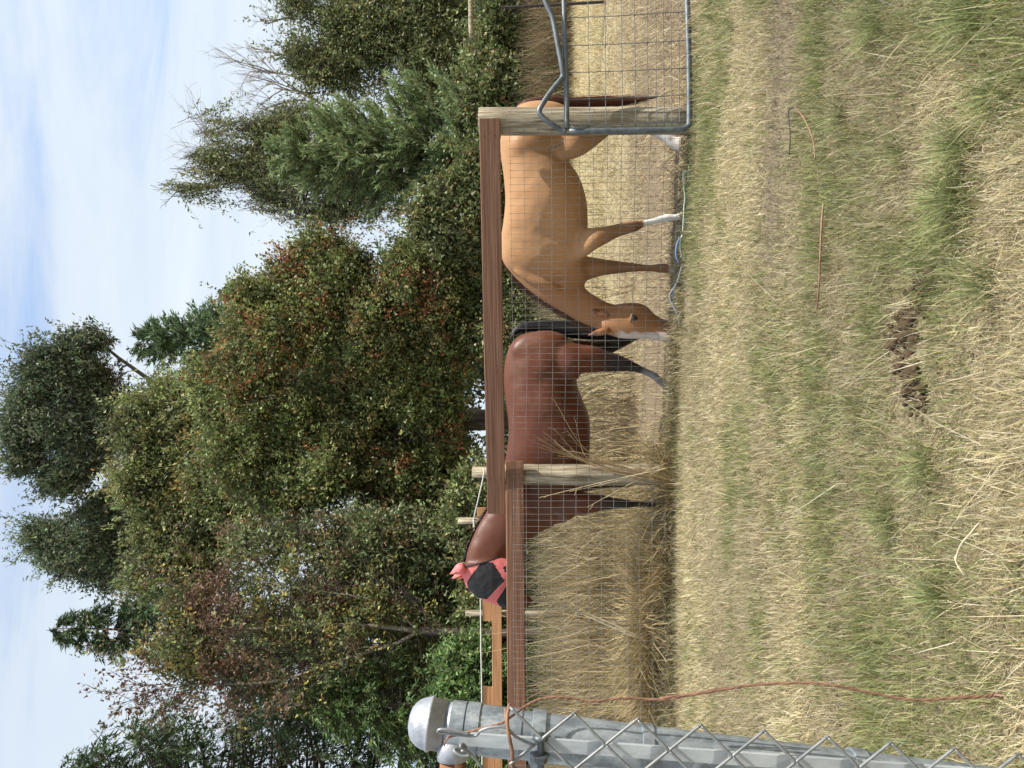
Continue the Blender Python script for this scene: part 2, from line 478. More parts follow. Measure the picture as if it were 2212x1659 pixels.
def palette_(n, cols):
    return np.array(cols)[RNG.integers(0, len(cols), n)] * RNG.uniform(.8, 1.2, (n, 1))
def lawn():
    n = 340000
    Y0, Y1 = 1.15, 6.55
    y = Y0 * (Y1 / Y0) ** RNG.random(n)
    x = (RNG.random(n) * 2 - 1) * (0.56 * y + 0.85)
    keep = (y < fence_y(x) + RNG.normal(0.0, 0.05, n))
    keep &= ~(in_pile(x, y) & (RNG.random(n) < 0.6))
    # bare, flattened grey thatch patches at the right
    thin = n2d(x, y, 1.3, 21, 3, 0.55)
    keep &= (RNG.random(n) < np.clip((thin - 0.2) * 5, 0.6, 1))
    dead = np.exp(-((y - 3.42 - .10 * np.sin(x * 3)) / .15) ** 2) * np.clip((x - .35) * 2.5, 0, 1)
    keep &= RNG.random(n) > dead * .55
    x, y, dead = x[keep], y[keep], dead[keep]; n = len(x)
    z = gz(x, y)
    # green runs: stronger near the camera and to the right
    gmap = n2d(x, y, 1.3, 2, 3, 0.75) * 0.5 + n2d(x, y, 4.2, 9, 3, 0.8) * 0.5
    near = np.clip((4.2 - y) / 2.6, 0, 1)
    gp = np.clip((gmap - 0.5) * 3.2 + 0.15 + 0.28 * near + 0.10 * np.clip(x / 2.5, -0.8, 1), 0.06, 0.84)
    gp = gp * (1 - .6 * np.exp(-((y - 3.15 - .12 * np.sin(x * 2.3)) / .17) ** 2) * np.clip((.6 - x) * 2, 0, 1))
    gp = gp * (1 - .85 * dead)
    green = RNG.random(n) < gp
    tuft = n2d(x, y, 2.4, 33, 2)
    pale = n2d(x, y, 0.8, 41, 3, 0.35) + 0.20 * np.exp(-((y - 3.15 - .12 * np.sin(x * 2.3)) / .17) ** 2) * np.clip((.6 - x) * 2, 0, 1)
    r = RNG.random(n)
    straw = np.array([[0.64, 0.56, 0.355], [0.53, 0.44, 0.26], [0.72, 0.66, 0.48], [0.38, 0.305, 0.19], [0.49, 0.435, 0.32]])
    gcol = np.array([[0.26, 0.29, 0.11], [0.34, 0.355, 0.15], [0.19, 0.22, 0.085], [0.42, 0.40, 0.18], [0.30, 0.335, 0.20]])
    si = RNG.choice(5, n, p=[.34, .22, .2, .12, .12]); gi = RNG.choice(5, n, p=[.3, .25, .2, .15, .1])
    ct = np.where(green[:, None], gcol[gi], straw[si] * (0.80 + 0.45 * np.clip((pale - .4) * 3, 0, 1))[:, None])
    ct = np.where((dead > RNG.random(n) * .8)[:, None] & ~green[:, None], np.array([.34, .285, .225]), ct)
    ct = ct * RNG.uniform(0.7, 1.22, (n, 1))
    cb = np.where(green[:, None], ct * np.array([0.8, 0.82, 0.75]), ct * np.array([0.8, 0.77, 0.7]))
    h = RNG.gamma(5.0, 0.0083, n) * (0.75 + 0.9 * np.clip(tuft - 0.3, 0, 1)) * np.where(green, 1.18, 1.0)
    h = np.clip(h, 0.018, 0.13) * (1 + 0.06 * np.clip(y - 3, 0, 4))
    lying = (~green) & (RNG.random(n) < 0.40)
    h = np.where(lying, h * .8, h)
    lean = np.where(lying, RNG.uniform(0.8, 1.25, n), np.abs(RNG.normal(0.22, 0.26, n)))
    bend = np.where(lying, RNG.uniform(-0.1, 0.25, n), RNG.uniform(-.1, 0.5, n))
    w = RNG.uniform(0.0014, 0.0030, n) * np.clip(y / 2.2, 0.9, 2.6) * np.where(green, 1.15, 1.0)
    # clumps lean together
    az = n2d(x, y, 2.6, 55, 2) * 5 * PI + RNG.normal(0, 2.2, n)
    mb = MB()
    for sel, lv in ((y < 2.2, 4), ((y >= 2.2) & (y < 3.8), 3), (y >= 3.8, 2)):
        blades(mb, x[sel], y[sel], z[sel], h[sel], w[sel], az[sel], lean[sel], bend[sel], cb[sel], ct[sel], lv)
    # bright green tufts
    tx = []; ty = []; ta = []
    spots = [(2062, 318, 240), (2050, 432, 260), (1880, 60, 150), (1800, 250, 120), (2090, 30, 160), (1930, 330, 100), (1990, 1000, 120), (2010, 1290, 120), (1760, 560, 90), (1560, 60, 90), (1550, 180, 80), (1900, 1120, 110), (2120, 620, 120), (1700, 1430, 70), (1830, 880, 80), (2150, 200, 140)]
    for px, py, k in spots:
        g = G(px + 25, py); a = RNG.uniform(0, 2 * PI, k); rr = np.abs(RNG.normal(0, .028, k))
        tx.append(g[0] + np.cos(a) * rr * 1.4); ty.append(g[1] + np.sin(a) * rr); ta.append(a)
    tx, ty, ta = map(np.concatenate, (tx, ty, ta)); k = len(tx)
    tc_ = palette_(k, [[.27, .31, .12], [.34, .37, .16], [.21, .25, .095], [.42, .42, .20]])
    blades(mb, tx, ty, gz(tx, ty), RNG.uniform(.05, .125, k), RNG.uniform(.0018, .0034, k), ta, np.abs(RNG.normal(.25, .2, k)), RNG.uniform(.1, .7, k), tc_ * .7, tc_, 4)
    # scattered long dry stems lying across the sward
    k = 420
    y2 = 1.3 * (5.5 / 1.3) ** RNG.random(k); x2 = (RNG.random(k) * 2 - 1) * (.56 * y2 + .6)
    c2 = palette_(k, [[.62, .54, .36], [.52, .43, .27], [.70, .64, .48]])
    blades(mb, x2, y2, gz(x2, y2) + .02, RNG.uniform(.08, .2, k), RNG.uniform(.0018, .003, k), RNG.uniform(0, 2 * PI, k), RNG.uniform(.5, 1.2, k), RNG.uniform(-.1, .2, k), c2 * .9, c2, 3)
    o = mb.build('grass', M['grass'])
    tag(o, 'short grass, half green and half straw coloured, in front of the fence', 'grass', kind='stuff')
lawn()

def field():
    # sparse dry litter on the soil behind the fence, then the pale mown field
    n = 110000
    y = 5.6 * (14 / 5.6) ** RNG.random(n)
    x = (RNG.random(n) * 2 - 1) * (0.55 * y + 1.0)
    keep = (y > fence_y(x) + 0.02) & (RNG.random(n) < np.clip((y - 6.6) / 3.2, 0.50, 1) * np.clip((n2d(x, y, 1.2, 71, 3, 0.5) - 0.25) * 3.2, 0.1, 1))
    x, y = x[keep], y[keep]; n = len(x)
    ct = np.array([[0.58, 0.47, 0.28], [0.46, 0.36, 0.22], [0.64, 0.56, 0.36], [0.33, 0.25, 0.16]])[RNG.choice(4, n)] * RNG.uniform(.75, 1.15, (n, 1))
    mb = MB()
    blades(mb, x, y, gz(x, y), RNG.uniform(.03, .11, n), RNG.uniform(.006, .012, n), RNG.uniform(0, 2 * PI, n), RNG.uniform(.3, 1.1, n), RNG.uniform(0, .4, n), ct * .8, ct, 2)
    n = 110000
    y = 11 * (70 / 11) ** RNG.random(n)
    x = (RNG.random(n) * 2 - 1) * (0.56 * y + 2)
    k = n2d(x, y, 0.25, 81, 3, 0.4)
    ct = np.array([[0.62, 0.52, 0.31], [0.52, 0.42, 0.21], [0.66, 0.60, 0.42], [0.40, 0.36, 0.18]])[RNG.choice(4, n, p=[.35, .25, .25, .15])] * (0.75 + 0.5 * k)[:, None] * RNG.uniform(.85, 1.1, (n, 1))
    blades(mb, x, y, gz(x, y), RNG.uniform(.06, .17, n) , RNG.uniform(.008, .014, n) * np.clip(y / 14, 1, 3), RNG.uniform(0, 2 * PI, n), RNG.uniform(0, .6, n), RNG.uniform(0, .5, n), ct * .85, ct, 2)
    o = mb.build('field_grass', M['grass'])
    tag(o, 'pale dry grass of the field and litter on the soil behind the horses', 'grass', kind='stuff')
field()

def tall_dry_grass():
    # unmown strip behind the left hand fence and along the fence foot
    mb = MB()
    n = 26000
    x = RNG.uniform(-4.6, -0.55, n); y = RNG.uniform(6.42, 8.6, n) + 0.15
    dens = n2d(x, y, 1.7, 91, 3)
    keep = (RNG.random(n) < np.clip((dens - 0.32) * 4, 0.12, 1)) & ~((x > -1.75) & (y < 7.0))
    x, y, dens = x[keep], y[keep], dens[keep]; n = len(x)
    ct = np.array([[0.50, 0.39, 0.20], [0.40, 0.29, 0.15], [0.60, 0.50, 0.29], [0.28, 0.20, 0.11], [0.26, 0.26, 0.12]])[RNG.choice(5, n, p=[.3, .25, .2, .17, .08])] * RNG.uniform(.75, 1.15, (n, 1))
    tall = np.clip((dens - .3) * 2.2, .35, 1.1)
    blades(mb, x, y, gz(x, y), RNG.uniform(.22, .85, n) * tall, RNG.uniform(.004, .0075, n), RNG.uniform(0, 2 * PI, n), np.abs(RNG.normal(.26, .3, n)), RNG.uniform(-.1, .8, n), ct * .75, ct, 3)
    # weeds and dry stems across the field behind, in front of the trees
    n = 30000
    x = RNG.uniform(-9, 0.5, n); y = RNG.uniform(8.4, 15, n)
    ct = np.array([[0.46, 0.36, 0.19], [0.36, 0.27, 0.15], [0.54, 0.45, 0.26], [0.24, 0.24, 0.12]])[RNG.choice(4, n)] * RNG.uniform(.7, 1.15, (n, 1))
    dens = n2d(x, y, .9, 95, 3)
    keep = (RNG.random(n) < np.clip((dens - 0.3) * 4, 0.1, 1)) & (x < -0.9 - (y - 8) * .30)
    x, y, ct = x[keep], y[keep], ct[keep]; n = len(x)
    blades(mb, x, y, gz(x, y), RNG.uniform(.2, .85, n), RNG.uniform(.008, .015, n), RNG.uniform(0, 2 * PI, n), np.abs(RNG.normal(.12, .2, n)), RNG.uniform(0, .6, n), ct * .75, ct, 3)
    o = mb.build('tall_dry_grass', M['straw'])
    tag(o, 'tall dry straw grass standing behind the left stretch of fence', 'grass', kind='stuff')
    # uncut fringe along the fence foot
    mb = MB()
    n = 13000
    x = RNG.uniform(-4.2, 3.6, n); y = fence_y(x) + RNG.normal(0.02, 0.07, n)
    right = np.clip((x - 0.1) / 1.2, 0, 1)
    keep = RNG.random(n) < (1 - 0.72 * right)
    x, y, right = x[keep], y[keep], right[keep]; n = len(x)
    ct = np.array([[0.58, 0.48, 0.28], [0.48, 0.37, 0.20], [0.66, 0.58, 0.38], [0.34, 0.26, 0.15], [0.26, 0.28, 0.12]])[RNG.choice(5, n)] * RNG.uniform(.75, 1.15, (n, 1))
    blades(mb, x, y, gz(x, y), RNG.gamma(4, .026, n) * (1 - .45 * right), RNG.uniform(.004, .008, n), RNG.uniform(0, 2 * PI, n), np.abs(RNG.normal(.3, .35, n)), RNG.uniform(0, .9, n), ct * .75, ct, 4)
    o = mb.build('fence_foot_grass', M['straw'])
    tag(o, 'uncut straw coloured grass fringe along the foot of the fence', 'grass', kind='stuff')
tall_dry_grass()

# ------------------------------------------------------------------ trees
def sprigs(mb, base, dr, length, nleaf, ll, lw, col, spread=0.05, droop=0.0, cvar=0.22, along=0.6, hue=0.10):
    """leafy twigs: every leaf a small rhombic face"""
    n = len(base)
    t = RNG.random((n, nleaf))
    pos = base[:, None, :] + dr[:, None, :] * (length[:, None] * t)[..., None]
    pos[..., 2] -= droop * (t ** 2) * length[:, None]
    pos = pos + RNG.normal(0, 1, (n, nleaf, 3)) * spread
    ld = unit(dr[:, None, :] * along + RNG.normal(0, 0.6, (n, nleaf, 3)))
    rv = RNG.normal(0, 1, (n, nleaf, 3)) + np.array([0.15, -0.25, 0.5])
    sd = unit(np.cross(ld, rv))
    L = (ll * RNG.uniform(0.55, 1.35, (n, nleaf)))[..., None]; W = (lw * RNG.uniform(0.55, 1.35, (n, nleaf)))[..., None]
    V = np.stack([pos + sd * W * .62, pos + ld * L, pos - sd * W * .62], 2).reshape(-1, 3)
    c = col[:, None, :] * (1 + cvar * RNG.normal(0, 1, (n, nleaf, 1))) * (1 + hue * RNG.normal(0, 1, (n, nleaf, 3)))
    c = np.clip(c, 0.006, 0.8)
    C = np.repeat(c.reshape(-1, 3), 3, axis=0)
    F = np.arange(n * nleaf * 3).reshape(-1, 3)
    mb.add(V, F, C)
    # the twig that carries the leaves
    sd = unit(np.cross(dr, RNG.normal(0, 1, (n, 3)))) * (lw * .16)
    tip = base + dr * length[:, None]; tip[:, 2] -= droop * length
    bk = base - dr * (length * .35)[:, None]
    mb.add(np.stack([bk - sd, bk + sd, tip], 1).reshape(-1, 3), np.arange(n * 3).reshape(-1, 3), np.repeat(np.array([[.10, .082, .06]]) * RNG.uniform(.6, 1.6, (n, 1)), 3, axis=0))

def lobe_pts(lobes, n, Y, shell=(0.5, 1.0), noise=0.22, seed=0, gap=0.36, dep=0.85, front=0.7, elong=1.0):
    """points through the lobes of a crown; lobes are (px, py, r_px, r_py[, Y])"""
    vol = np.array([l[2] * l[3] for l in lobes], float); vol /= vol.sum()
    idx = RNG.choice(len(lobes), int(n * 2.2), p=vol)
    cen = np.array([P(l[0], l[1], l[4] if len(l) > 4 else Y) for l in lobes])
    rad = np.array([(l[3] * mpp(Y), 0.5 * (l[2] + l[3]) * mpp(Y) * dep, l[2] * mpp(Y)) for l in lobes])
    # every lobe is broken into smaller leaf masses
    K = 16
    sr = rvec(len(lobes) * K).reshape(len(lobes), K, 3)
    sc = cen[:, None, :] + sr * rad[:, None, :] * RNG.uniform(.30, .86, (len(lobes), K, 1))
    sz = rad[:, None, :] * RNG.uniform(.26, .46, (len(lobes), K, 1))
    sz = sz * np.array([elong ** -.5, elong ** -.5, elong])
    sub = RNG.integers(0, K, len(idx))
    cen = sc[idx, sub]; rad = sz[idx, sub]
    r = rvec(len(idx))
    flip = (r[:, 1] > 0.15) & (RNG.random(len(idx)) < front); r[flip, 1] *= -1
    f = shell[0] + (shell[1] - shell[0]) * RNG.random(len(idx)) ** 0.6
    f = f * (1 + noise * 2 * (fbm3(r * 1.7 + (idx * K + sub)[:, None] * 3.3, 1.6, seed, 3) - 0.5))
    p = cen + r * rad * f[:, None]
    if gap > 0:
        k = fbm3(p, 1.15, seed + 17, 3)
        keep = RNG.random(len(p)) < np.clip((k - gap) * 7 + 0.15, 0.05, 1)
        p, r, idx = p[keep], r[keep], idx[keep]
    keep = p[:, 2] > 0.05
    return p[keep][:n], r[keep][:n], idx[keep][:n]

def limb(mb, a, b, r0, r1, wob=0.06, n=8, sides=6, col=(.5, .5, .5)):
    a, b = np.asarray(a, float), np.asarray(b, float)
    L = np.linalg.norm(b - a); t = np.linspace(0, 1, n)[:, None]
    p = a + (b - a) * t + np.array([0, 0, 1]) * (L * 0.06 * np.sin(t * PI))
    w = np.cumsum(RNG.normal(0, 1, (n, 3)), axis=0) * wob * L / n; w[0] = 0
    p = p + w * np.sin(t * PI * .5)
    mb.tube(p, r0 + (r1 - r0) * t[:, 0] ** .8, sides, col)
    return p
def branches(mb, p, d, L, r, depth, spread=0.55, up=0.1, col=(.5, .5, .5), tips=None):
    d = d / np.linalg.norm(d)
    n = 5
    pts = [np.array(p)]
    dd = d.copy()
    for k in range(n):
        dd = dd + RNG.normal(0, .10, 3) + np.array([0, 0, up * .12]); dd /= np.linalg.norm(dd)
        pts.append(pts[-1] + dd * L / n)
    mb.tube(pts, np.linspace(r, r * .55, n + 1), 5 if depth > 1 else 3, col, cap=False)
    if tips is not None: tips.append((pts[-1], dd))
    if depth <= 0: return
    for k in range(RNG.integers(2, 5)):
        q = pts[RNG.integers(2, n + 1)]
        nd = dd + RNG.normal(0, spread, 3) + np.array([0, 0, up])
        branches(mb, q, nd, L * RNG.uniform(.5, .8), r * .55, depth - 1, spread, up, col, tips)

def palette(n, cols, probs):
    c = np.array(cols)
    return c[RNG.choice(len(c), n, p=np.array(probs) / sum(probs))]

def broadleaf(name, label, group, Y, foot, lobes, nsp, nleaf, ll, lw, cols, probs, accents=None, length=(.25, .6), dirb=(0, 0, .35), droop=.15,
              spread=.05, trunk_r=.16, gap=.36, bark='bark', shell=(.5, 1.), noise=.22, limbs=True, cat='tree', seed=1, top=None, inner=True, spikes=.07, elong=1.0):
    base = P(foot[0], foot[1], Y); base[2] = 0
    t = thing(name, tuple(base), label, cat, group)
    p, r, idx = lobe_pts(lobes, nsp, Y, shell, noise, seed, gap, elong=elong)
    n = len(p)
    d = unit(r * np.array([1, .8, .7]) + np.array(dirb) + RNG.normal(0, .45, (n, 3)))
    cl = fbm3(p, .9, seed + 5, 2)
    col = palette(n, cols, probs) * (0.72 + 0.75 * np.clip(cl, 0, 1))[:, None]
    if accents:
        for ac, th, sc in accents:          # accent clumps: turned leaves, berries
            k = fbm3(p, sc, seed + 29 + th * 10, 2)
            s = (k > th) & (RNG.random(n) < .8)
            col[s] = np.array(ac) * RNG.uniform(.75, 1.25, (s.sum(), 1))
    mb = MB()
    col = col * np.array([1.82, 1.98, 1.85])
    sprigs(mb, p, d, RNG.uniform(*length, n), nleaf, ll, lw, col, spread, droop)
    if spikes > 0:
        s = (r[:, 2] > -.1) & (RNG.random(n) < spikes)
        q = p[s] + r[s] * RNG.uniform(.0, .10, (s.sum(), 1)); k = s.sum()
        L_ = RNG.uniform(length[1] * .9, length[1] * 1.9, k)
        sprigs(mb, q, unit(r[s] * .7 + np.array(dirb) * .6 + np.array([0, 0, .35]) + RNG.normal(0, .25, (k, 3))), L_, nleaf + 4, ll, lw, col[s], spread * .7, droop * .5)
    if inner:
        q, r2, _ = lobe_pts(lobes, nsp // 6, Y, (0.05, .7), .2, seed + 3, 0)
        c2 = palette(len(q), cols, probs) * .9
        sprigs(mb, q, unit(rvec(len(q)) + [0, 0, .2]), RNG.uniform(*length, len(q)), max(6, nleaf // 2), ll * 1.4, lw * 1.4, c2, spread * 1.6, .1)
    mb.build('crown', M['leaf'], t)
    tb = MB()
    cen = [P(l[0], l[1], l[4] if len(l) > 4 else Y) for l in lobes]
    tp = np.array(top) if top is not None else np.mean(cen, axis=0)
    tr = limb(tb, base - [0, 0, .1], tp, trunk_r, trunk_r * .35, .05, 10, 8)
    if limbs:
        for c, l in zip(cen, lobes):
            k = tr[min(9, 3 + RNG.integers(0, 6))]
            q = limb(tb, k, c, trunk_r * .45, trunk_r * .14, .09)
            for _ in range(6):
                dirn = rvec(1)[0] + np.array([0, -.1, .5])
                branches(tb, q[RNG.integers(3, 8)], dirn, l[2] * mpp(Y) * RNG.uniform(.35, .65), trunk_r * .12, 1)
    tb.build('trunk', M[bark], t, smooth=True)
    return t

def conifer(name, label, group, base, H, R, z0, nbr, cols, probs, rise=.25, drp=.55, tip=.3, tw=(.14, .30), nd=(.11, .028), nleaf=9, updir=.1,
            trunk_r=.14, hang=.0, lean=(0, 0), power=.8, seed=1, density=11):
    base = np.asarray(base, float)
    t = thing(name, tuple(base), label, 'tree', group)
    tb = MB()
    k = np.linspace(0, 1, 12)
    tr = base + np.stack([lean[0] * k, lean[1] * k, H * k], -1)
    tb.tube(tr, trunk_r * (1 - k) + .012, 8)
    mb = MB()
    B = []; D = []; LEN = []; CC = []
    for i in range(nbr):
        s = RNG.random() ** 1.15
        z = z0 + (H - z0) * s
        a = RNG.uniform(0, 2 * PI)
        L = R * (1 - s) ** power * RNG.uniform(.6, 1.08) + .12
        o = np.array([math.cos(a), math.sin(a), 0])
        side = np.array([-o[1], o[0], 0])
        org = base + np.array([lean[0] * z / H, lean[1] * z / H, z])
        u = np.linspace(0, 1, 7)
        rs = rise * RNG.uniform(.6, 1.4) * (0.4 + .9 * s)
        pts = org + o * (L * u)[:, None] + np.array([0, 0, 1]) * (L * (rs * u - drp * (1 - .6 * s) * u ** 2 + tip * u ** 3))[:, None]
        tb.tube(pts, np.linspace(.012 + .012 * L, .004, 7), 4, cap=False)
        m = int(5 + density * L)
        uu = 0.12 + .9 * RNG.random(m) ** .75
        uu = np.clip(uu, 0, 1)
        q = np.stack([np.interp(uu, u, pts[:, c]) for c in range(3)], -1)
        sg = RNG.choice([-1, 1], m)[:, None]
        d = unit(o * RNG.uniform(.45, 1.0, (m, 1)) + side * sg * RNG.uniform(.2, .9, (m, 1)) * (1 - .5 * uu)[:, None] + np.array([0, 0, 1]) * (updir - hang * RNG.random((m, 1))) + RNG.normal(0, .15, (m, 3)))
        B.append(q); D.append(d); LEN.append(RNG.uniform(*tw, m) * (0.55 + .5 * min(L, 1.6)))
        CC.append(palette(m, cols, probs) * RNG.uniform(1.1, 1.6))
    B = np.concatenate(B); D = np.concatenate(D); LEN = np.concatenate(LEN); CC = np.concatenate(CC)
    sprigs(mb, B, D, LEN, nleaf, nd[0], nd[1], CC, spread=.016, droop=.12 + hang * .5, cvar=.2, along=1.3, hue=.06)
    mb.build('crown', M['needle'], t)
    tb.build('trunk', M['bark'], t, smooth=True)
    return t

# --- far wood that closes the view between the trees
def far_wood():
    mb = MB()
    lob = [(1120, py, 70 + 40 * math.sin(py * .013), 130, 44) for py in range(-300, 2000, 120)] + \
          [(1000, py, 90, 120, 46) for py in range(500, 1300, 150)]
    lob += [(1165, py, 45, 120, 42) for py in range(-300, 2000, 110)]
    p, r, i = lobe_pts(lob, 15000, 44, (.2, 1), .3, 4, 0)
    sprigs(mb, p, unit(r + [0, 0, .4] + RNG.normal(0, .5, p.shape)), RNG.uniform(.4, 1.0, len(p)), 4, .34, .22, palette(len(p), [(.05, .065, .03), (.08, .085, .035), (.10, .07, .035)], [4, 3, 1]), .12)
    lob = [(1170, py, 62, 75, 27) for py in range(-200, 1900, 70)]
    p, r, i = lobe_pts(lob, 9000, 27, (.1, 1), .3, 14, 0)
    sprigs(mb, p, unit(r + [0, 0, .4] + RNG.normal(0, .5, p.shape)), RNG.uniform(.3, .8, len(p)), 5, .2, .12, palette(len(p), [(.08, .09, .04), (.11, .11, .05), (.12, .09, .05)], [4, 3, 2]), .08)
    tag(mb.build('far_wood', M['leaf']), 'dark far off wood seen low between the trees', 'wood', kind='stuff')
far_wood()

GT = 'trees behind the paddock'
DARK = [(.060, .074, .046), (.080, .092, .055), (.046, .058, .038), (.10, .105, .065)]
# tall dark tree in two heads at the upper left of the middle
broadleaf('tall_dark_tree', 'tallest dark evergreen tree with broad flat-topped crown against the blue sky', GT, 30, (1300, 900),
          [(145, 800, 75, 60), (205, 735, 40, 22), (105, 860, 58, 48), (85, 935, 52, 46), (75, 990, 42, 34), (150, 900, 75, 80), (150, 1030, 50, 36), (210, 850, 55, 75), (215, 960, 50, 65), (255, 900, 45, 70)],
          7000, 14, .155, .065, DARK, [4, 3, 3, 2], length=(.45, 1.2), dirb=(0, 0, 1.3), spread=.07, trunk_r=.30, gap=.42, seed=2, noise=.4, shell=(.3, 1.0), spikes=.16, elong=1.5)
broadleaf('tall_dark_tree', 'narrower dark evergreen head just left of the tallest flat-topped tree', GT, 31, (1300, 1180),
          [(120, 1160, 45, 34), (165, 1195, 52, 46), (225, 1165, 55, 60), (235, 1245, 45, 40), (265, 1110, 55, 45), (205, 1105, 45, 26), (280, 1190, 45, 60)],
          3600, 16, .15, .06, DARK, [4, 3, 3, 2], length=(.45, 1.2), dirb=(0, 0, 1.3), spread=.07, trunk_r=.26, gap=.44, seed=3, noise=.4, shell=(.3, 1.0), spikes=.16, elong=1.5)
conifer('fir_tree', 'mid green fir top peeping out right of the tallest dark tree', GT, (P(1190, 740, 27)[0], 27, 0), P(290, 735, 27)[2], 3.0, 6.5, 330,
        [(.10, .15, .075), (.125, .17, .09), (.075, .115, .06)], [3, 2, 2], rise=.3, drp=.35, tip=.25, tw=(.3, .6), nd=(.22, .06), updir=.25, trunk_r=.22, density=7, nleaf=10)
OL = [(.125, .125, .050), (.095, .105, .045), (.155, .145, .065), (.075, .085, .040)]
broadleaf('olive_tree', 'rounded olive green tree below the tallest dark crown', GT, 24, (1240, 1020),
          [(320, 930, 80, 90), (400, 900, 90, 80), (330, 1050, 80, 90), (420, 1010, 110, 100), (370, 1140, 85, 85), (470, 1130, 110, 90), (520, 1000, 110, 120), (330, 1230, 60, 60), (430, 1240, 80, 60)],
          8200, 12, .125, .062, OL, [4, 3, 2, 2], accents=[((.22, .15, .055), .70, .8)], length=(.35, .8), dirb=(0, 0, .4), spread=.08, trunk_r=.22, gap=.38, seed=4, noise=.25)
# the two berried hawthorns
HW = [(.115, .120, .044), (.085, .098, .038), (.15, .15, .062), (.060, .072, .030), (.145, .115, .048)]
RED = [((.19, .070, .034), .69, 5.0), ((.13, .095, .042), .68, 2.2), ((.17, .068, .034), .76, 1.5)]
broadleaf('hawthorn_tree', 'large bushy hawthorn with rust red berry clumps behind the tan horse', GT, 16, (1230, 640),
          [(960, 600, 110, 100), (880, 660, 140, 130), (740, 600, 110, 85), (640, 620, 80, 70), (800, 740, 130, 110), (650, 710, 110, 95), (560, 660, 60, 55), (960, 720, 110, 110), (560, 740, 70, 60), (700, 540, 60, 45), (985, 530, 70, 60)],
          9500, 15, .072, .045, HW, [4, 4, 3, 3, 2], accents=RED, length=(.22, .55), dirb=(0, -.1, .35), spread=.055, trunk_r=.16, gap=.34, seed=5, noise=.25)
broadleaf('hawthorn_tree', 'wide dense hawthorn, greener with few red berries, behind the bay horse', GT, 16.6, (1230, 900),
          [(520, 820, 90, 90), (600, 880, 120, 110), (540, 960, 100, 90), (760, 870, 140, 120), (720, 980, 130, 110), (920, 850, 130, 120), (920, 980, 120, 110), (640, 1060, 120, 80), (820, 1070, 120, 80), (960, 1080, 90, 70), (480, 880, 60, 60)],
          9500, 15, .072, .045, HW, [4, 4, 3, 4, 1], accents=[((.18, .068, .034), .735, 3.4), ((.13, .095, .042), .73, 1.8)], length=(.22, .55), dirb=(0, -.1, .35), spread=.055, trunk_r=.18, gap=.36, seed=6, noise=.25)
# grey green scrub under the brown-leaved tree
broadleaf('scrub_thicket', 'grey green scrub thicket behind the masked horse', 'bushes behind the paddock', 15.2, (1240, 1180),
          [(700, 1170, 120, 70), (850, 1180, 120, 80), (970, 1180, 90, 90), (940, 1300, 100, 90), (1000, 1400, 80, 80), (820, 1290, 80, 60), (590, 1180, 80, 60)],
          4600, 13, .085, .045, [(.10, .11, .055), (.13, .135, .07), (.07, .08, .04), (.16, .10, .055)], [4, 3, 3, 1], length=(.25, .6), dirb=(0, 0, .3), spread=.06, trunk_r=.08, gap=.42, seed=7, cat='bush', bark='bark')
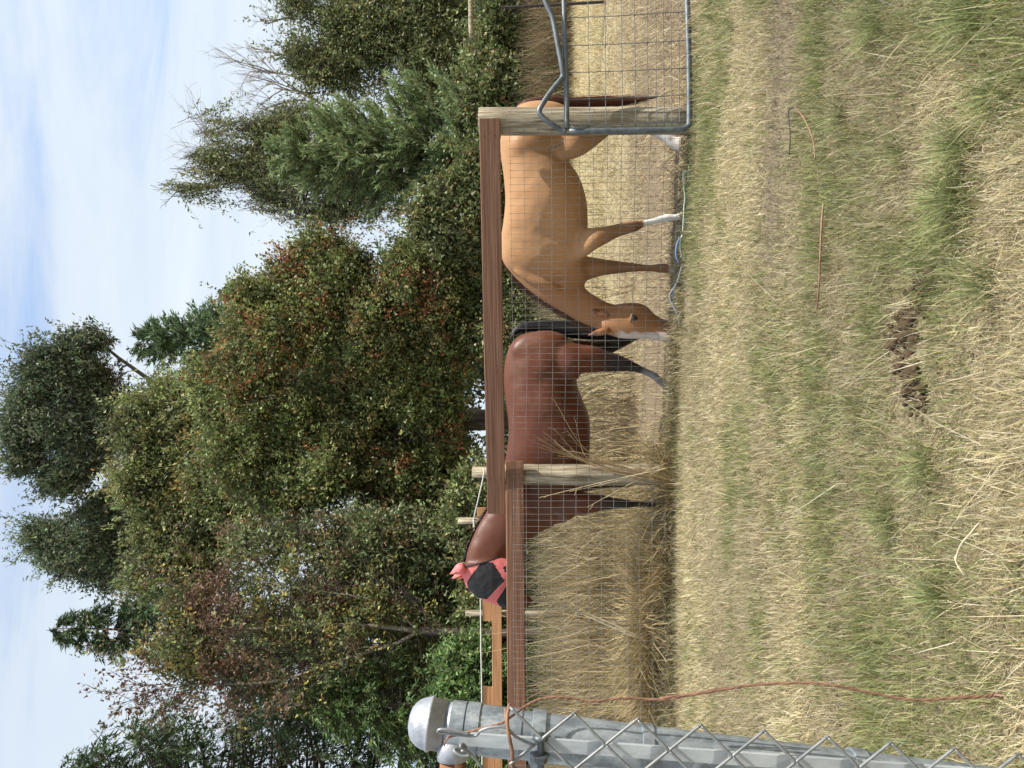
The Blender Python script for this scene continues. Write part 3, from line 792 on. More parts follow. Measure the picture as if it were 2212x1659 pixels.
# brown-leaved tree with two pale stems
def brown_tree():
    Y = 13.6
    base = P(1230, 1362, Y); base[2] = 0
    t = thing('autumn_tree', tuple(base), 'thin autumn tree with brown and yellow leaves and pale forked stems at the left', 'tree', GT)
    tb = MB()
    fork = P(905, 1363, Y)
    tb.tube(bez([base - [0, 0, .1], P(1080, 1370, Y), P(960, 1366, Y), fork], 5), np.linspace(.105, .075, 16), 8, (.35, .33, .31))
    tb.build('trunk', M['bark'], t, smooth=True)
    sb = MB(); tb = MB()
    st = []
    st.append(bez([fork, P(800, 1352, Y), P(650, 1350, Y - .1), P(520, 1358, Y), P(400, 1340, Y + .2)], 5))
    st.append(bez([fork, P(850, 1392, Y), P(740, 1425, Y - .2), P(600, 1470, Y - .2), P(450, 1478, Y), P(360, 1480, Y)], 5))
    st.append(bez([fork, P(820, 1300, Y + .3), P(640, 1270, Y + .4), P(480, 1240, Y + .5)], 5))
    for s, r in zip(st, (.058, .048, .032)):
        sb.tube(s, np.linspace(r * .8, .010, len(s)), 7)
    tips = []
    for s in st:
        for k in range(4, len(s)):
            for _ in range(2):
                d = rvec(1)[0] * np.array([1, .8, .5]) + np.array([0, 0, .55])
                branches(tb, s[k], d, RNG.uniform(.5, 1.0), .010, 2, .6, .15, tips=tips)
    for a, b in (((870, 1365), (860, 1290)), ((940, 1366), (925, 1300)), ((930, 1370), (940, 1450)), ((980, 1368), (985, 1470)), ((900, 1366), (915, 1440))):
        branches(tb, P(*a, Y), P(*b, Y) - P(*a, Y), .7, .02, 2, .3, .0, tips=None, col=(.2, .2, .2))
    sb.build('stem', M['bark_pale'], t, smooth=True)
    tb.build('branch', M['bark'], t, smooth=True)
    pts = np.array([q[0] for q in tips]); ds = unit(np.array([q[1] for q in tips]))
    k = RNG.random(len(pts)) < .8; pts, ds = pts[k], ds[k]
    n = len(pts)
    hi = np.clip((pts[:, 2] - 3.0) / 3.0, 0, 1)
    br = np.array([.135, .082, .052]); yl = np.array([.30, .25, .075]); gr = np.array([.12, .14, .055])
    r = RNG.random(n)[:, None]; cl = vn3(pts, 1.6, 4)[:, None]
    col = np.where(cl + .42 * hi[:, None] > .86, br, np.where(r < .25, yl, gr)) * RNG.uniform(.75, 1.25, (n, 1))
    mb = MB()
    sprigs(mb, pts - ds * .12, ds, RNG.uniform(.15, .40, n), 10, .07, .042, col * 1.35, .06, .25)
    # leaf masses lower down
    lobes = [(720, 1420, 150, 90), (820, 1330, 130, 80), (640, 1330, 110, 80), (480, 1300, 100, 70), (430, 1400, 80, 70), (560, 1440, 90, 60), (880, 1450, 90, 60), (380, 1330, 50, 50)]
    p, rr, _ = lobe_pts(lobes, 3200, Y + .55, (.1, 1), .35, 12, .52)
    n = len(p); hi = np.clip((p[:, 2] - 3.0) / 2.6, 0, 1); cl = vn3(p, 1.6, 4)[:, None]; r = RNG.random(n)[:, None]
    col = np.where(cl + .42 * hi[:, None] > .86, br, np.where(r < .14, yl, np.where(r < .86, gr, br))) * RNG.uniform(.7, 1.25, (n, 1))
    sprigs(mb, p, unit(rr + [0, 0, .2] + RNG.normal(0, .5, (n, 3))), RNG.uniform(.15, .45, n), 9, .072, .042, col * 1.35, .05, .3)
    mb.build('crown', M['leaf'], t)
brown_tree()
CED = [(.050, .080, .036), (.070, .105, .048), (.036, .058, .030)]
conifer('spruce_tree', 'spiky spruce top standing behind the brown-leaved autumn tree', GT, (P(1190, 1375, 22)[0], 22, 0), P(118, 1345, 22)[2], 2.3, 5.0, 260, CED, [3, 2, 2],
        rise=.05, drp=.5, tip=.45, tw=(.25, .5), nd=(.19, .05), updir=-.1, hang=.7, trunk_r=.18, density=7, nleaf=9, power=.75)
conifer('cedar_tree', 'dark sweeping cedar behind the chain link post at the left edge', GT, (P(1190, 1720, 15)[0], 15, 0), P(150, 1720, 15)[2], 3.4, .8, 300, CED, [3, 2, 2],
        rise=.25, drp=.75, tip=.55, tw=(.22, .45), nd=(.13, .035), updir=-.15, hang=.8, trunk_r=.2, density=9, nleaf=10, power=.55)
conifer('cedar_tree', 'feathery dark cedar standing right behind the thin autumn tree', GT, (P(1190, 1440, 17)[0], 17, 0), P(470, 1445, 17)[2], 2.3, .8, 260, CED, [3, 2, 2],
        rise=.2, drp=.7, tip=.5, tw=(.22, .45), nd=(.13, .035), updir=-.15, hang=.8, trunk_r=.16, density=9, nleaf=9, power=.6)
conifer('cedar_tree', 'younger bright green cedar between the autumn tree and the chain link post', GT, (P(1190, 1530, 13.4)[0], 13.4, 0), P(640, 1560, 13.4)[2], 1.6, .3, 240, [(.085, .135, .045), (.11, .155, .055), (.055, .09, .035)], [3, 2, 2],
        rise=.15, drp=.6, tip=.5, tw=(.18, .36), nd=(.11, .03), updir=-.1, hang=.6, trunk_r=.09, density=9, nleaf=10, power=.8)
# right side
conifer('spruce_tree', 'pale green full spruce behind the tan horse rump', GT, (P(1190, 325, 17)[0], 17, 0), P(600, 322, 17)[2], 1.95, .4, 420,
        [(.165, .215, .10), (.21, .26, .125), (.115, .155, .072)], [3, 2, 2], rise=.18, drp=.18, tip=.25, tw=(.22, .42), nd=(.12, .035), nleaf=11, updir=.75, trunk_r=.12, density=11, power=.55)
RB = [(.090, .096, .044), (.115, .118, .052), (.066, .072, .036), (.145, .13, .055)]
tR = broadleaf('birch_tree', 'dark olive birch thinning to bare grey twigs at the right edge', GT, 21, (1240, 90),
          [(760, 70, 80, 60), (810, 130, 100, 75), (700, 180, 75, 55), (650, 10, 55, 45), (900, 60, 110, 80), (930, 160, 100, 80), (800, -40, 130, 60), (960, 20, 90, 70), (940, 230, 90, 50), (640, 130, 45, 35)],
          7000, 12, .10, .045, RB, [4, 3, 3, 1.4], length=(.4, 1.0), dirb=(0, 0, -.5), droop=.5, spread=.05, trunk_r=.17, gap=.45, seed=8, noise=.35, shell=(.2, 1.1), inner=False)
tb = MB()
for a, b, L in (((680, 180), (440, 150), 1.35), ((690, 200), (450, 240), 1.35), ((640, 120), (530, 110), .8), ((660, 215), (500, 200), 1.2), ((720, 250), (560, 260), 1.2), ((640, 40), (560, 20), .7), ((700, 230), (560, 130), 1.2)):
    A = P(*a, 21); tb = MB(); branches(tb, A, P(*b, 21) - A, L, .035, 4, .42, .12); tb.build('bare_branch', M['twig'], tR)
tB = broadleaf('weeping_birch', 'slender weeping birch leaning into the sky above the pale spruce', GT, 20, (1240, 330),
          [(400, 410, 55, 26), (440, 355, 65, 42), (520, 345, 80, 50), (570, 415, 80, 44), (650, 450, 85, 36), (650, 350, 80, 55), (730, 455, 65, 32), (480, 275, 65, 34), (570, 280, 70, 40), (740, 400, 60, 50), (640, 240, 60, 40)],
          2300, 13, .105, .036, RB, [3, 3, 2, 2], length=(.5, 1.3), dirb=(0, 0, -2.2), droop=.2, spread=.035, trunk_r=.12, gap=.40, seed=9, noise=.3, shell=(.2, 1.1), inner=False, top=P(640, 370, 20))
tb = MB()
for a, b, L in (((600, 370), (350, 415), 1.5), ((600, 360), (430, 250), 1.3), ((660, 330), (480, 220), 1.2), ((720, 370), (600, 460), 1.1)):
    A = P(*a, 20); tb = MB(); branches(tb, A, P(*b, 20) - A, L, .03, 4, .45, -.05); tb.build('bare_branch', M['twig'], tB)
BB = [(.095, .105, .045), (.125, .13, .058), (.065, .075, .036), (.15, .11, .055)]
def bush(label, Y, foot, lobes, nsp, cols=BB, probs=(4, 3, 2, 1), seed=20, ll=.085, name='bramble_bush', acc=None, gap=.40):
    return broadleaf(name, label, 'bushes behind the paddock', Y, foot, lobes, nsp, 11, ll, ll * .6, cols, list(probs), accents=acc, length=(.2, .5), dirb=(0, 0, .3), spread=.05, trunk_r=.03, gap=gap, seed=seed, cat='bush', noise=.3, limbs=False)
bush('light green bramble hedge behind the gate post', 15.6, (1230, 150), [(1080, 60, 45, 70), (1060, 150, 45, 70), (1050, 240, 45, 70), (1090, 200, 60, 80), (1110, 30, 50, 60), (1075, 330, 50, 60)], 2600, seed=21, acc=[((.24, .11, .05), .68, 1.2)])
bush('green bramble bush above the tan horse back', 15.4, (1230, 450), [(1010, 440, 60, 70), (980, 510, 70, 60), (1050, 380, 45, 60), (1060, 520, 60, 70), (930, 470, 50, 40), (1090, 600, 50, 60)], 2600, seed=22)
bush('low bramble bush under the hawthorns seen between the two horses', 15.4, (1230, 660), [(1110, 640, 55, 70), (1090, 720, 50, 60), (1150, 690, 50, 60)], 1400, seed=23, acc=[((.22, .18, .10), .6, 2.0)], ll=.06)
bush('low leafy bush behind the far posts', 14.6, (1230, 1080), [(1040, 1080, 55, 60), (1030, 1160, 55, 60), (1060, 1240, 55, 60), (1050, 1330, 50, 60)], 1800, seed=24)
bush('bright green bush above the far orange board by the chain link post', 13.0, (1230, 1470), [(1010, 1440, 45, 50), (1000, 1510, 50, 50), (1060, 1480, 45, 70), (1050, 1600, 60, 70)], 1700, [(.095, .135, .05), (.125, .16, .065), (.065, .09, .036)], (3, 2, 2), seed=25)
def weeds(label, cx, cy, w, d, n, hh, seed, cols):
    mb = MB()
    x = cx + RNG.normal(0, w, n); y = cy + RNG.normal(0, d, n)
    ct = palette(n, cols, [1] * len(cols)) * RNG.uniform(.7, 1.2, (n, 1))
    blades(mb, x, y, gz(x, y), RNG.uniform(.3, 1, n) * hh, RNG.uniform(.009, .016, n), RNG.uniform(0, 2 * PI, n), np.abs(RNG.normal(.15, .25, n)), RNG.uniform(0, .6, n), ct * .8, ct, 3)
    o = mb.build('dry_weeds', M['straw'])
    tag(o, label, 'weeds', kind='stuff')
weeds('brown dry weed stems in front of the bramble hedge, right of the gate post', P(1190, 110, 14.6)[0], 14.6, 1.7, .4, 5200, 1.25, 1, [(.34, .25, .15), (.26, .19, .12), (.44, .35, .22), (.20, .14, .09), (.17, .18, .08)])
weeds('tall dry weed stems in front of the far orange boards at the left', P(1190, 1400, 11.2)[0], 11.2, 1.9, .5, 9000, 1.30, 3, [(.40, .31, .18), (.30, .23, .13), (.50, .41, .25), (.22, .17, .10), (.20, .20, .10)])
weeds('dry weed stems rising behind the left fence under the masked head', P(1190, 1330, 9.3)[0], 9.3, 1.3, .45, 7000, 1.12, 4, [(.46, .36, .20), (.34, .26, .14), (.54, .45, .27), (.25, .19, .11)])
weeds('dry weed stems in front of the brambles between the two horses', P(1190, 640, 14.6)[0], 14.6, 1.3, .4, 3000, 1.0, 2, [(.42, .36, .25), (.30, .24, .15), (.5, .44, .3), (.2, .2, .1)])
# ------------------------------------------------------------------ paddock fence
def jit(pts, s):
    return np.asarray(pts) + RNG.normal(0, s, (len(pts), 3))
def round_post(name, parent, a, b, r, mat='post', chk=.12):
    mb = MB()
    k = np.linspace(0, 1, 9)[:, None]
    pts = np.asarray(a) * (1 - k) + np.asarray(b) * k + RNG.normal(0, .0025, (9, 3))
    tone = RNG.uniform(.85, 1.1, (9, 1)) * np.ones((1, 3))
    mb.tube(pts, r * RNG.uniform(.97, 1.03, 9), 18, tone)
    o = mb.build(name, M[mat], parent, smooth=True)
    m = o.data
    m.polygons[len(m.polygons) - 1].use_smooth = False
    return o
def board(name, parent, a, b, h, th, mat='board', tone=1.0):
    """plank from a to b (centres of its ends)"""
    a, b = np.asarray(a), np.asarray(b)
    d = (b - a) / 2; u = d / np.linalg.norm(d)
    side = np.cross(u, [0, 0, 1]); side /= np.linalg.norm(side); up = np.cross(side, u)
    mb = MB()
    mb.box((a + b) / 2, d, up * h / 2, side * th / 2, (tone,) * 3, bev=.005)
    o = mb.build(name, M[mat], parent)
    # give the grain its own direction
    return o

fence = thing('paddock_fence', (0.55, 5.95, 0), 'paddock fence of round posts, red-brown boards and fine wire mesh in front of the horses', 'fence')
pA = P(1490, 262, 5.565); pA[2] = -.05
pA2 = P(1035, 262, 5.565)
round_post('post', fence, pA, pA2, .098)
pB = P(1457, 1025, 6.335); pB[2] = -.05
pB2 = P(1062, 1026, 6.335)
round_post('post', fence, pB, pB2, .086)
xL = -4.15
round_post('post', fence, (xL, 6.36, -.05), (xL, 6.36, 1.36), .086)
b1a, b1b = P(1057.5, 256, 5.440), P(1072.5, 1108, 6.285)
board('board', fence, b1a, b1b, .147, .038)
b2a, b2b = P(1111.5, 996, 6.222), P(1116.0, 1525, 6.262)
b2b = b2a + (b2b - b2a) * 1.85
board('board', fence, b2a, b2b, .147, .038, tone=.92)
def wire_fence():
    mb = MB()
    R = .0014
    def sec(a, b, ztop, nh, z0):
        a, b = np.asarray(a), np.asarray(b); L = np.linalg.norm(b - a); d = (b - a) / L
        nrm = np.array([d[1], -d[0], 0])
        def wav(s, z):
            q = np.array([s, z, 0.3])
            return nrm * (fbm3(q, 1.3, 3, 2) - .5) * .05 + np.array([0, 0, (fbm3(q, .9, 8, 2) - .5) * .03]) + d * (fbm3(q, 1.1, 5, 2) - .5) * .02
        hs = [ztop - .1016 * k for k in range(nh)]
        for z in hs:
            s = np.linspace(0, L, int(L / .1) + 2)
            mb.tube([a + d * q + [0, 0, z] + wav(q, z) for q in s], R, 4, cap=False)
        for k in range(int(L / .0508) + 1):
            q = k * .0508
            zz = np.linspace(hs[-1], ztop + .012, 9)
            mb.tube([a + d * (q + (fbm3(np.array([k * .37, z, 1.0]), 2.0, 2, 1) - .5) * .012) + [0, 0, z] + wav(q, z) for z in zz], R * .9, 4, cap=False)
    fa = np.array([pA[0] + .06, 5.462, 0]); fb = np.array([pB[0], 6.238, 0])
    sec(fa, fb, 1.296, 13, .05)
    fc = np.array([xL, 6.262, 0])
    sec(fb + [0, -.045, 0], fc + [0, -.04, 0], 1.30, 13, .05)
    o = mb.build('wire_mesh', M['meshwire'], fence)
    o['kind'] = 'stuff'
wire_fence()
for q in (b1a + (b1b - b1a) * .04, b1a + (b1b - b1a) * .90, b2a + (b2b - b2a) * .03):
    for dz in (-.035, .04):
        mb = MB(); mb.lathe(q + np.array([0, -.0195, dz]), (0, -1, 0), [(.006, 0), (.006, .002), (.003, .003)], 10); mb.build('nail', M['dark_wire'], fence)

# ------------------------------------------------------------------ gate
def z1(zx, zy, Y): return P(987.5 + .248 * zx, .248 * zy, Y)
GY = 5.375
gbase = P(1490, 150, GY); gbase[2] = 0
gate = thing('pasture_gate', tuple(gbase), 'grey tube pasture gate with wire panel and bent top bar', 'gate')
mb = MB(); mb.tube(bez([z1(955, 1120, GY), z1(950, 700, GY), z1(935, 200, GY), z1(925, -800, GY)], 6), .0185, 12); mb.build('middle_rail', M['galv_dull'], gate, smooth=True)
mb = MB(); mb.tube(bez([z1(975, 1145, GY), z1(1400, 1138, GY), z1(1900, 1128, GY), z1(1975, 1118, GY), z1(2015, 1090, GY), z1(2022, 1030, GY), z1(2020, 600, GY), z1(2005, 0, GY), z1(1985, -800, GY)], 6), .0205, 12); mb.build('lower_frame', M['galv_dull'], gate, smooth=True)
mb = MB(); mb.tube(bez([z1(945, 1150, GY), z1(900, 1128, GY), z1(830, 1085, GY - .02), z1(745, 1020, GY - .03), z1(715, 970, GY - .03), z1(745, 905, GY - .03), z1(830, 780, GY - .02), z1(905, 690, GY - .01), z1(922, 650, GY - .01), z1(913, 580, GY - .02), z1(870, 350, GY - .02), z1(830, 150, GY - .02), z1(765, 0, GY - .02), z1(600, -500, GY)], 6), .0185, 12)
mb.build('bent_bar', M['galv_dull'], gate, smooth=True)
for a, b in ((1090, 1062), (865, 826), (632, 592), (398, 352), (155, 100), (-85, -140), (-330, -390), (-570, -640)):
    mb = MB(); mb.tube(jit(bez([z1(972, a, GY + .012), z1(1400, a * .6 + b * .4 + 4, GY + .012), z1(2008, b, GY + .012)], 5), .0008), .0027, 6); mb.build('wire', M['galv_dull'], gate, smooth=True)
for zx in (1143, 1288, 1432, 1546, 1655, 1728, 1795, 1862, 1930):
    mb = MB(); mb.tube(jit(bez([z1(zx + 8, 1125, GY + .017), z1(zx + 6, 700, GY + .017), z1(zx, 200, GY + .017), z1(zx - 10, -800, GY + .017)], 7), .001), .0027, 6); mb.build('wire', M['galv_dull'], gate, smooth=True)
mb = MB(); mb.tube(bez([z1(985, 1085, GY), z1(1020, 1115, GY - .02), z1(1090, 1115, GY - .02), z1(1150, 1095, GY)], 5), .004, 6)
mb.build('wire_tie', M['galv_dull'], gate, smooth=True)
hk = MB(); hk.tube(bez([z1(925, 1150, 5.33), z1(930, 1200, 5.33), z1(905, 1245, 5.34), z1(865, 1275, 5.34), z1(830, 1320, 5.34), z1(800, 1320, 5.34), z1(790, 1290, 5.34), z1(815, 1268, 5.34), z1(860, 1272, 5.33)], 5), .0035, 6)
tag(hk.build('wire_hook', M['dark_wire'], smooth=True), 'small dark wire hook hanging beside the gate post', 'hook')

# ------------------------------------------------------------------ horses
def loft(mb, st, n=22, sub=5):
    """closed skin through sections; each section (A, B, half width): A, B opposite outline points"""
    A = bez([s[0] for s in st], sub); B = bez([s[1] for s in st], sub); W = bez([[s[2], 0, 0] for s in st], sub)[:, 0]
    m = len(A); V = []
    for a, b, w in zip(A, B, W):
        c = (a + b) / 2; h = (a - b) / 2
        yv = np.array([0, 1.0, 0]); hn = h / (np.linalg.norm(h) + 1e-9)
        yv = yv - hn * np.dot(yv, hn); yv /= np.linalg.norm(yv)
        for k in range(n):
            t = 2 * PI * k / n
            V.append(c + h * math.cos(t) + yv * max(w, .004) * math.sin(t))
    c0 = (A[0] + B[0]) / 2; c1 = (A[-1] + B[-1]) / 2
    V += [c0, c1]
    F = [[i * n + j, i * n + (j + 1) % n, (i + 1) * n + (j + 1) % n, (i + 1) * n + j] for i in range(m - 1) for j in range(n)]
    F += [[m * n, (j + 1) % n, j] for j in range(n)] + [[m * n + 1, (m - 1) * n + j, (m - 1) * n + (j + 1) % n] for j in range(n)]
    mb.add(V, F)
def limb_loft(mb, pos, st, Y, inward):
    """one limb; its first sections slide into the trunk"""
    o = [.13, .075, .03] + [0] * 40; k = [.45, .8, .95] + [1] * 40
    loft(mb, [(pos(zx, b_, Y + inward * o[i]), pos(zx, a_, Y + inward * o[i]), w * k[i]) for i, (zx, a_, b_, w) in enumerate(st)], 18)
def ell(mb, c, r, ax=(0, 0, 1), n=14):
    """ellipsoid with long axis ax; r = (along, across in XZ, across in Y)"""
    ax = np.asarray(ax, float); ax /= np.linalg.norm(ax)
    v = np.array([0, 1.0, 0]); v = v - ax * np.dot(v, ax); v /= np.linalg.norm(v); u = np.cross(v, ax)
    V = []; F = []
    for i in range(n + 1):
        ph = PI * i / n
        for j in range(n):
            t = 2 * PI * j / n
            V.append(np.asarray(c) + ax * r[0] * math.cos(ph) + u * r[1] * math.sin(ph) * math.cos(t) + v * r[2] * math.sin(ph) * math.sin(t))
    for i in range(n):
        for j in range(n): F.append([i * n + j, i * n + (j + 1) % n, (i + 1) * n + (j + 1) % n, (i + 1) * n + j])
    mb.add(V, F)
def fuse(mb, voxel=.012, smooth=5):
    """one continuous skin out of the overlapping lofts"""
    me = mb.mesh('fuse'); o = bpy.data.objects.new('fuse', me); COL.objects.link(o)
    r = o.modifiers.new('r', 'REMESH'); r.mode = 'VOXEL'; r.voxel_size = voxel; r.use_smooth_shade = True
    dg = bpy.context.evaluated_depsgraph_get()
    ev = o.evaluated_get(dg); m2 = bpy.data.meshes.new_from_object(ev)
    nv = len(m2.vertices)
    V = np.zeros(nv * 3, np.float32); m2.vertices.foreach_get('co', V); V = V.reshape(-1, 3).astype(float)
    E = np.zeros(len(m2.edges) * 2, np.int32); m2.edges.foreach_get('vertices', E); E = E.reshape(-1, 2)
    F = [list(p.vertices) for p in m2.polygons]
    bpy.data.objects.remove(o); bpy.data.meshes.remove(me); bpy.data.meshes.remove(m2)
    deg = np.bincount(E.ravel(), minlength=nv)[:, None].clip(1)
    for k in range(smooth * 3):
        for lam in (.6, -.5 if k < smooth * 3 - 4 else .0):
            S = np.zeros_like(V)
            np.add.at(S, E[:, 0], V[E[:, 1]]); np.add.at(S, E[:, 1], V[E[:, 0]])
            V = V + lam * (S / deg - V)
    return V, F
def hairs(mb, roots, tips, mids, r, cols, n=6):
    for a, m, b, c in zip(roots, mids, tips, cols):
        p = bez([a, m, b], n)
        mb.tube(p, np.linspace(r, r * .25, len(p)), 3, c, cap=False)
def sm(x, a, b):
    t = np.clip((x - a) / (b - a), 0, 1); return t * t * (3 - 2 * t)
def mixc(C, col, w):
    return C * (1 - w[:, None]) + np.array(col) * w[:, None]

def tan_horse():
    def YC(py): return 5.98 + (py - 250) * .00045
    Yc = 6.07
    def q2(zx, zy, Y): return P(987.5 + .248 * zx, 384 + .248 * zy, Y)
    mb = MB()
    tr = [(226, 1140, 1190, .07), (234, 1118, 1222, .16), (250, 1100, 1240, .215), (275, 1088, 1250, .25), (305, 1080, 1246, .265), (340, 1082, 1224, .255), (385, 1088, 1252, .275), (434, 1091, 1267, .29),
          (480, 1087, 1270, .275), (520, 1081, 1269, .235), (556, 1083, 1266, .215), (585, 1100, 1268, .18), (606, 1135, 1268, .135), (620, 1185, 1258, .08)]
    loft(mb, [(P(a, py, YC(py)), P(b, py, YC(py)), w) for py, a, b, w in tr], 30)
    # neck, turned a little towards the camera as it drops
    nk = [((1085, 545), (1230, 480), .13, 0), ((1102, 588), (1240, 520), .125, 0), ((1135, 622), (1252, 570), .115, .0), ((1168, 647), (1262, 618), .10, -.005), ((1205, 669), (1287, 639), .088, -.01), ((1240, 690), (1315, 654), .08, -.01), ((1268, 703), (1335, 662), .078, -.01), ((1300, 716), (1350, 664), .07, -.01)]
    loft(mb, [(P(a[0], a[1], YC(a[1]) + Y), P(b[0], b[1], YC(a[1]) + Y), w) for a, b, w, Y in nk])
    hd = [(1255, 1322, 1165, .055), (1310, 1352, 1130, .085), (1400, 1385, 1108, .10), (1500, 1398, 1097, .102), (1580, 1400, 1097, .09), (1650, 1402, 1125, .072), (1720, 1408, 1195, .058), (1790, 1418, 1238, .052), (1850, 1424, 1252, .055), (1890, 1415, 1285, .045), (1908, 1390, 1320, .025)]
    Yh = 6.20
    loft(mb, [(q2(zx, a, Yh - .10), q2(zx, b, Yh + .03), w) for zx, a, b, w in hd])
    Yn, Yf = YC(464) - .15, YC(583) + .07
    fl = [(1040, 470, 730, .10), (1120, 440, 690, .088), (1200, 432, 630, .078), (1300, 420, 575, .062), (1400, 398, 520, .052), (1500, 376, 488, .046), (1570, 370, 466, .047), (1635, 366, 424, .036), (1740, 338, 400, .030), (1835, 308, 384, .035), (1885, 318, 376, .030), (1930, 306, 372, .036), (1962, 278, 384, .05)]
    limb_loft(mb, q2, [(930, 520, 690, .10)] + fl, Yn, 1)
    ff = [(1040, 650, 900, .10), (1120, 680, 900, .085), (1200, 692, 872, .075), (1300, 710, 850, .06), (1400, 722, 836, .05), (1500, 735, 826, .045), (1600, 750, 818, .042), (1680, 756, 820, .034), (1770, 744, 830, .034), (1830, 745, 834, .034), (1870, 775, 836, .030), (1892, 776, 842, .036), (1915, 762, 852, .046)]
    limb_loft(mb, q2, [(930, 680, 860, .10)] + ff, Yf, -1)
    hn = [(800, 985, 1330, .13), (950, 985, 1385, .135), (1050, 985, 1372, .12), (1150, 1000, 1318, .105), (1250, 1010, 1240, .08), (1350, 1000, 1160, .062), (1430, 985, 1125, .055), (1500, 985, 1112, .05), (1580, 1020, 1125, .04), (1680, 1075, 1180, .033), (1770, 1120, 1222, .033), (1835, 1150, 1268, .037), (1885, 1185, 1300, .034), (1925, 1190, 1318, .04), (1962, 1175, 1335, .05)]
    qh = lambda zx, zy, Y: P(987.5 + .248 * zx, .248 * zy, Y)
    limb_loft(mb, qh, [(650, 1000, 1300, .12)] + hn, YC(280) - .14, 1)
    hf = [(850, 960, 1330, .12), (1000, 960, 1330, .12), (1150, 960, 1250, .095), (1300, 955, 1130, .07), (1430, 950, 1075, .055), (1520, 965, 1070, .045), (1650, 985, 1065, .034), (1780, 1000, 1080, .034), (1840, 1000, 1100, .036), (1890, 1010, 1110, .04), (1922, 1000, 1130, .048)]
    limb_loft(mb, qh, hf, YC(270) + .13, -1)
    # muscle masses: shoulder, upper arm, haunch, stifle, cheek
    ell(mb, P(1170, 518, YC(518) - .16), (.24, .085, .068), (P(1110, 530, Yc) - P(1240, 560, Yc)))
    ell(mb, P(1228, 528, YC(530) - .115), (.16, .09, .075), (1, 0, .25))
    ell(mb, P(1160, 300, YC(300) - .18), (.22, .14, .085), (P(1100, 320, Yc) - P(1230, 270, Yc)))
    ell(mb, P(1155, 260, YC(260) - .13), (.2, .11, .09), (0, 0, 1))
    ell(mb, P(1215, 325, YC(325) - .17), (.12, .06, .06), (.4, 0, 1))
    ell(mb, P(1160, 605, YC(605) - .10), (.20, .05, .05), (P(1110, 580, Yc) - P(1240, 640, Yc)))
    ell(mb, P(1362, 668, Yh - .075), (.075, .055, .035), (0, 0, 1))
    ell(mb, P(1371, 690, Yh - .13), (.04, .03, .03), (0, 0, 1))
    V, F = fuse(mb, .0135, 5)
    V[:, 1] += (fbm3(V, 4.5, 31, 3) - .5) * .035 * sm(V[:, 2], .5, .8)      # uneven muscle under the hide
    x, y, z = V.T
    C = np.tile(np.array([.45, .245, .115]), (len(V), 1))
    C *= (0.86 + .28 * fbm3(V, 2.2, 3, 3))[:, None]
    # redder neck and head, darker lower legs, paler belly flank
    nkm = sm(-x, -1.05, -.70); C = mixc(C, (.32, .145, .06), nkm * .8)
    leg = sm(-z, -.72, -.50); C = mixc(C, (.20, .09, .042), leg * .75 * (x > .62))
    def zp(px, Y): return P(px, 500, Y)[2]
    near = y < np.where(x > 1.6, YC(280) - .02, YC(500) - .03)
    w = sm(-z, -zp(1386, Yn), -zp(1392, Yn)) * near * (x > .9)
    C = mixc(C, (.74, .70, .66), w)
    kn = np.exp(-((z - zp(1376, Yn)) / .035) ** 2) * near * (x > .9) * (x < 1.6) * .8
    C = mixc(C, (.16, .065, .03), kn)
    w = sm(-z, -.30, -.27) * near * (x > 1.6); C = mixc(C, (.76, .72, .68), w)
    fz = sm(-z, -.075, -.05) * (~near) * (x > .6); C = mixc(C, (.58, .46, .34), fz * .8)
    hoof = sm(-z, -.04, -.025) * (x > .62); C = mixc(C, (.34, .27, .2), hoof * .8)
    # blaze and pale muzzle
    hdm = (x < .66) & (z < .62)
    ce = .372 + .0 * z
    xb = x + (fbm3(V, 18, 6, 2) - .5) * .03
    bl = sm(-xb, -.412, -.396) * sm(-z - (fbm3(V, 14, 9, 2) - .5) * .05, -.50, -.43) * (y < Yh + .0) * hdm
    C = mixc(C, (.62, .54, .50), bl * .92)
    mz = sm(-z, -.15, -.09) * hdm; C = mixc(C, (.24, .15, .11), mz * .7 * (1 - bl))
    root = thing('horse', (float(x.mean()), Yc, 0), 'tan horse with white blaze and white socks, grazing with lowered head', 'horse', 'horses behind the fence')
    b = MB(); fq = [f for f in F]; b.add(V, fq, C)
    body = b.build('body', M['coat'], root, smooth=True)
    bvh = BVHTree.FromPolygons([Vector(v) for v in V], F)
    def hit(px, py):
        h = bvh.ray_cast(EYE, Vector(ray(px, py)).normalized()); return (np.array(h[0]), np.array(h[1])) if h[0] else (P(px, py, Yc - .2), np.array([0, -1., 0]))
    e = MB(); pt, nr = hit(987.5 + .248 * 1540, 384 + .248 * 1218)
    ell(e, pt - nr * .012, (.030, .026, .026), (.2, 0, 1)); e.build('eye', M['eye'], root, smooth=True)
    e = MB(); ell(e, pt - nr * .006 + np.array([0, 0, .022]), (.040, .012, .020), (1, 0, -.2)); e.add(np.zeros((0, 3)), np.zeros((0, 4), int))
    for k in range(len(e.c)): e.c[k][:] = (.24, .11, .05)
    e.build('eyelid', M['coat'], root, smooth=True)
    e = MB(); pt, nr = hit(987.5 + .248 * 1862, 384 + .248 * 1345); ell(e, pt - nr * .010, (.022, .012, .014), (.3, 0, 1)); e.build('nostril', M['mask_black'], root, smooth=True)
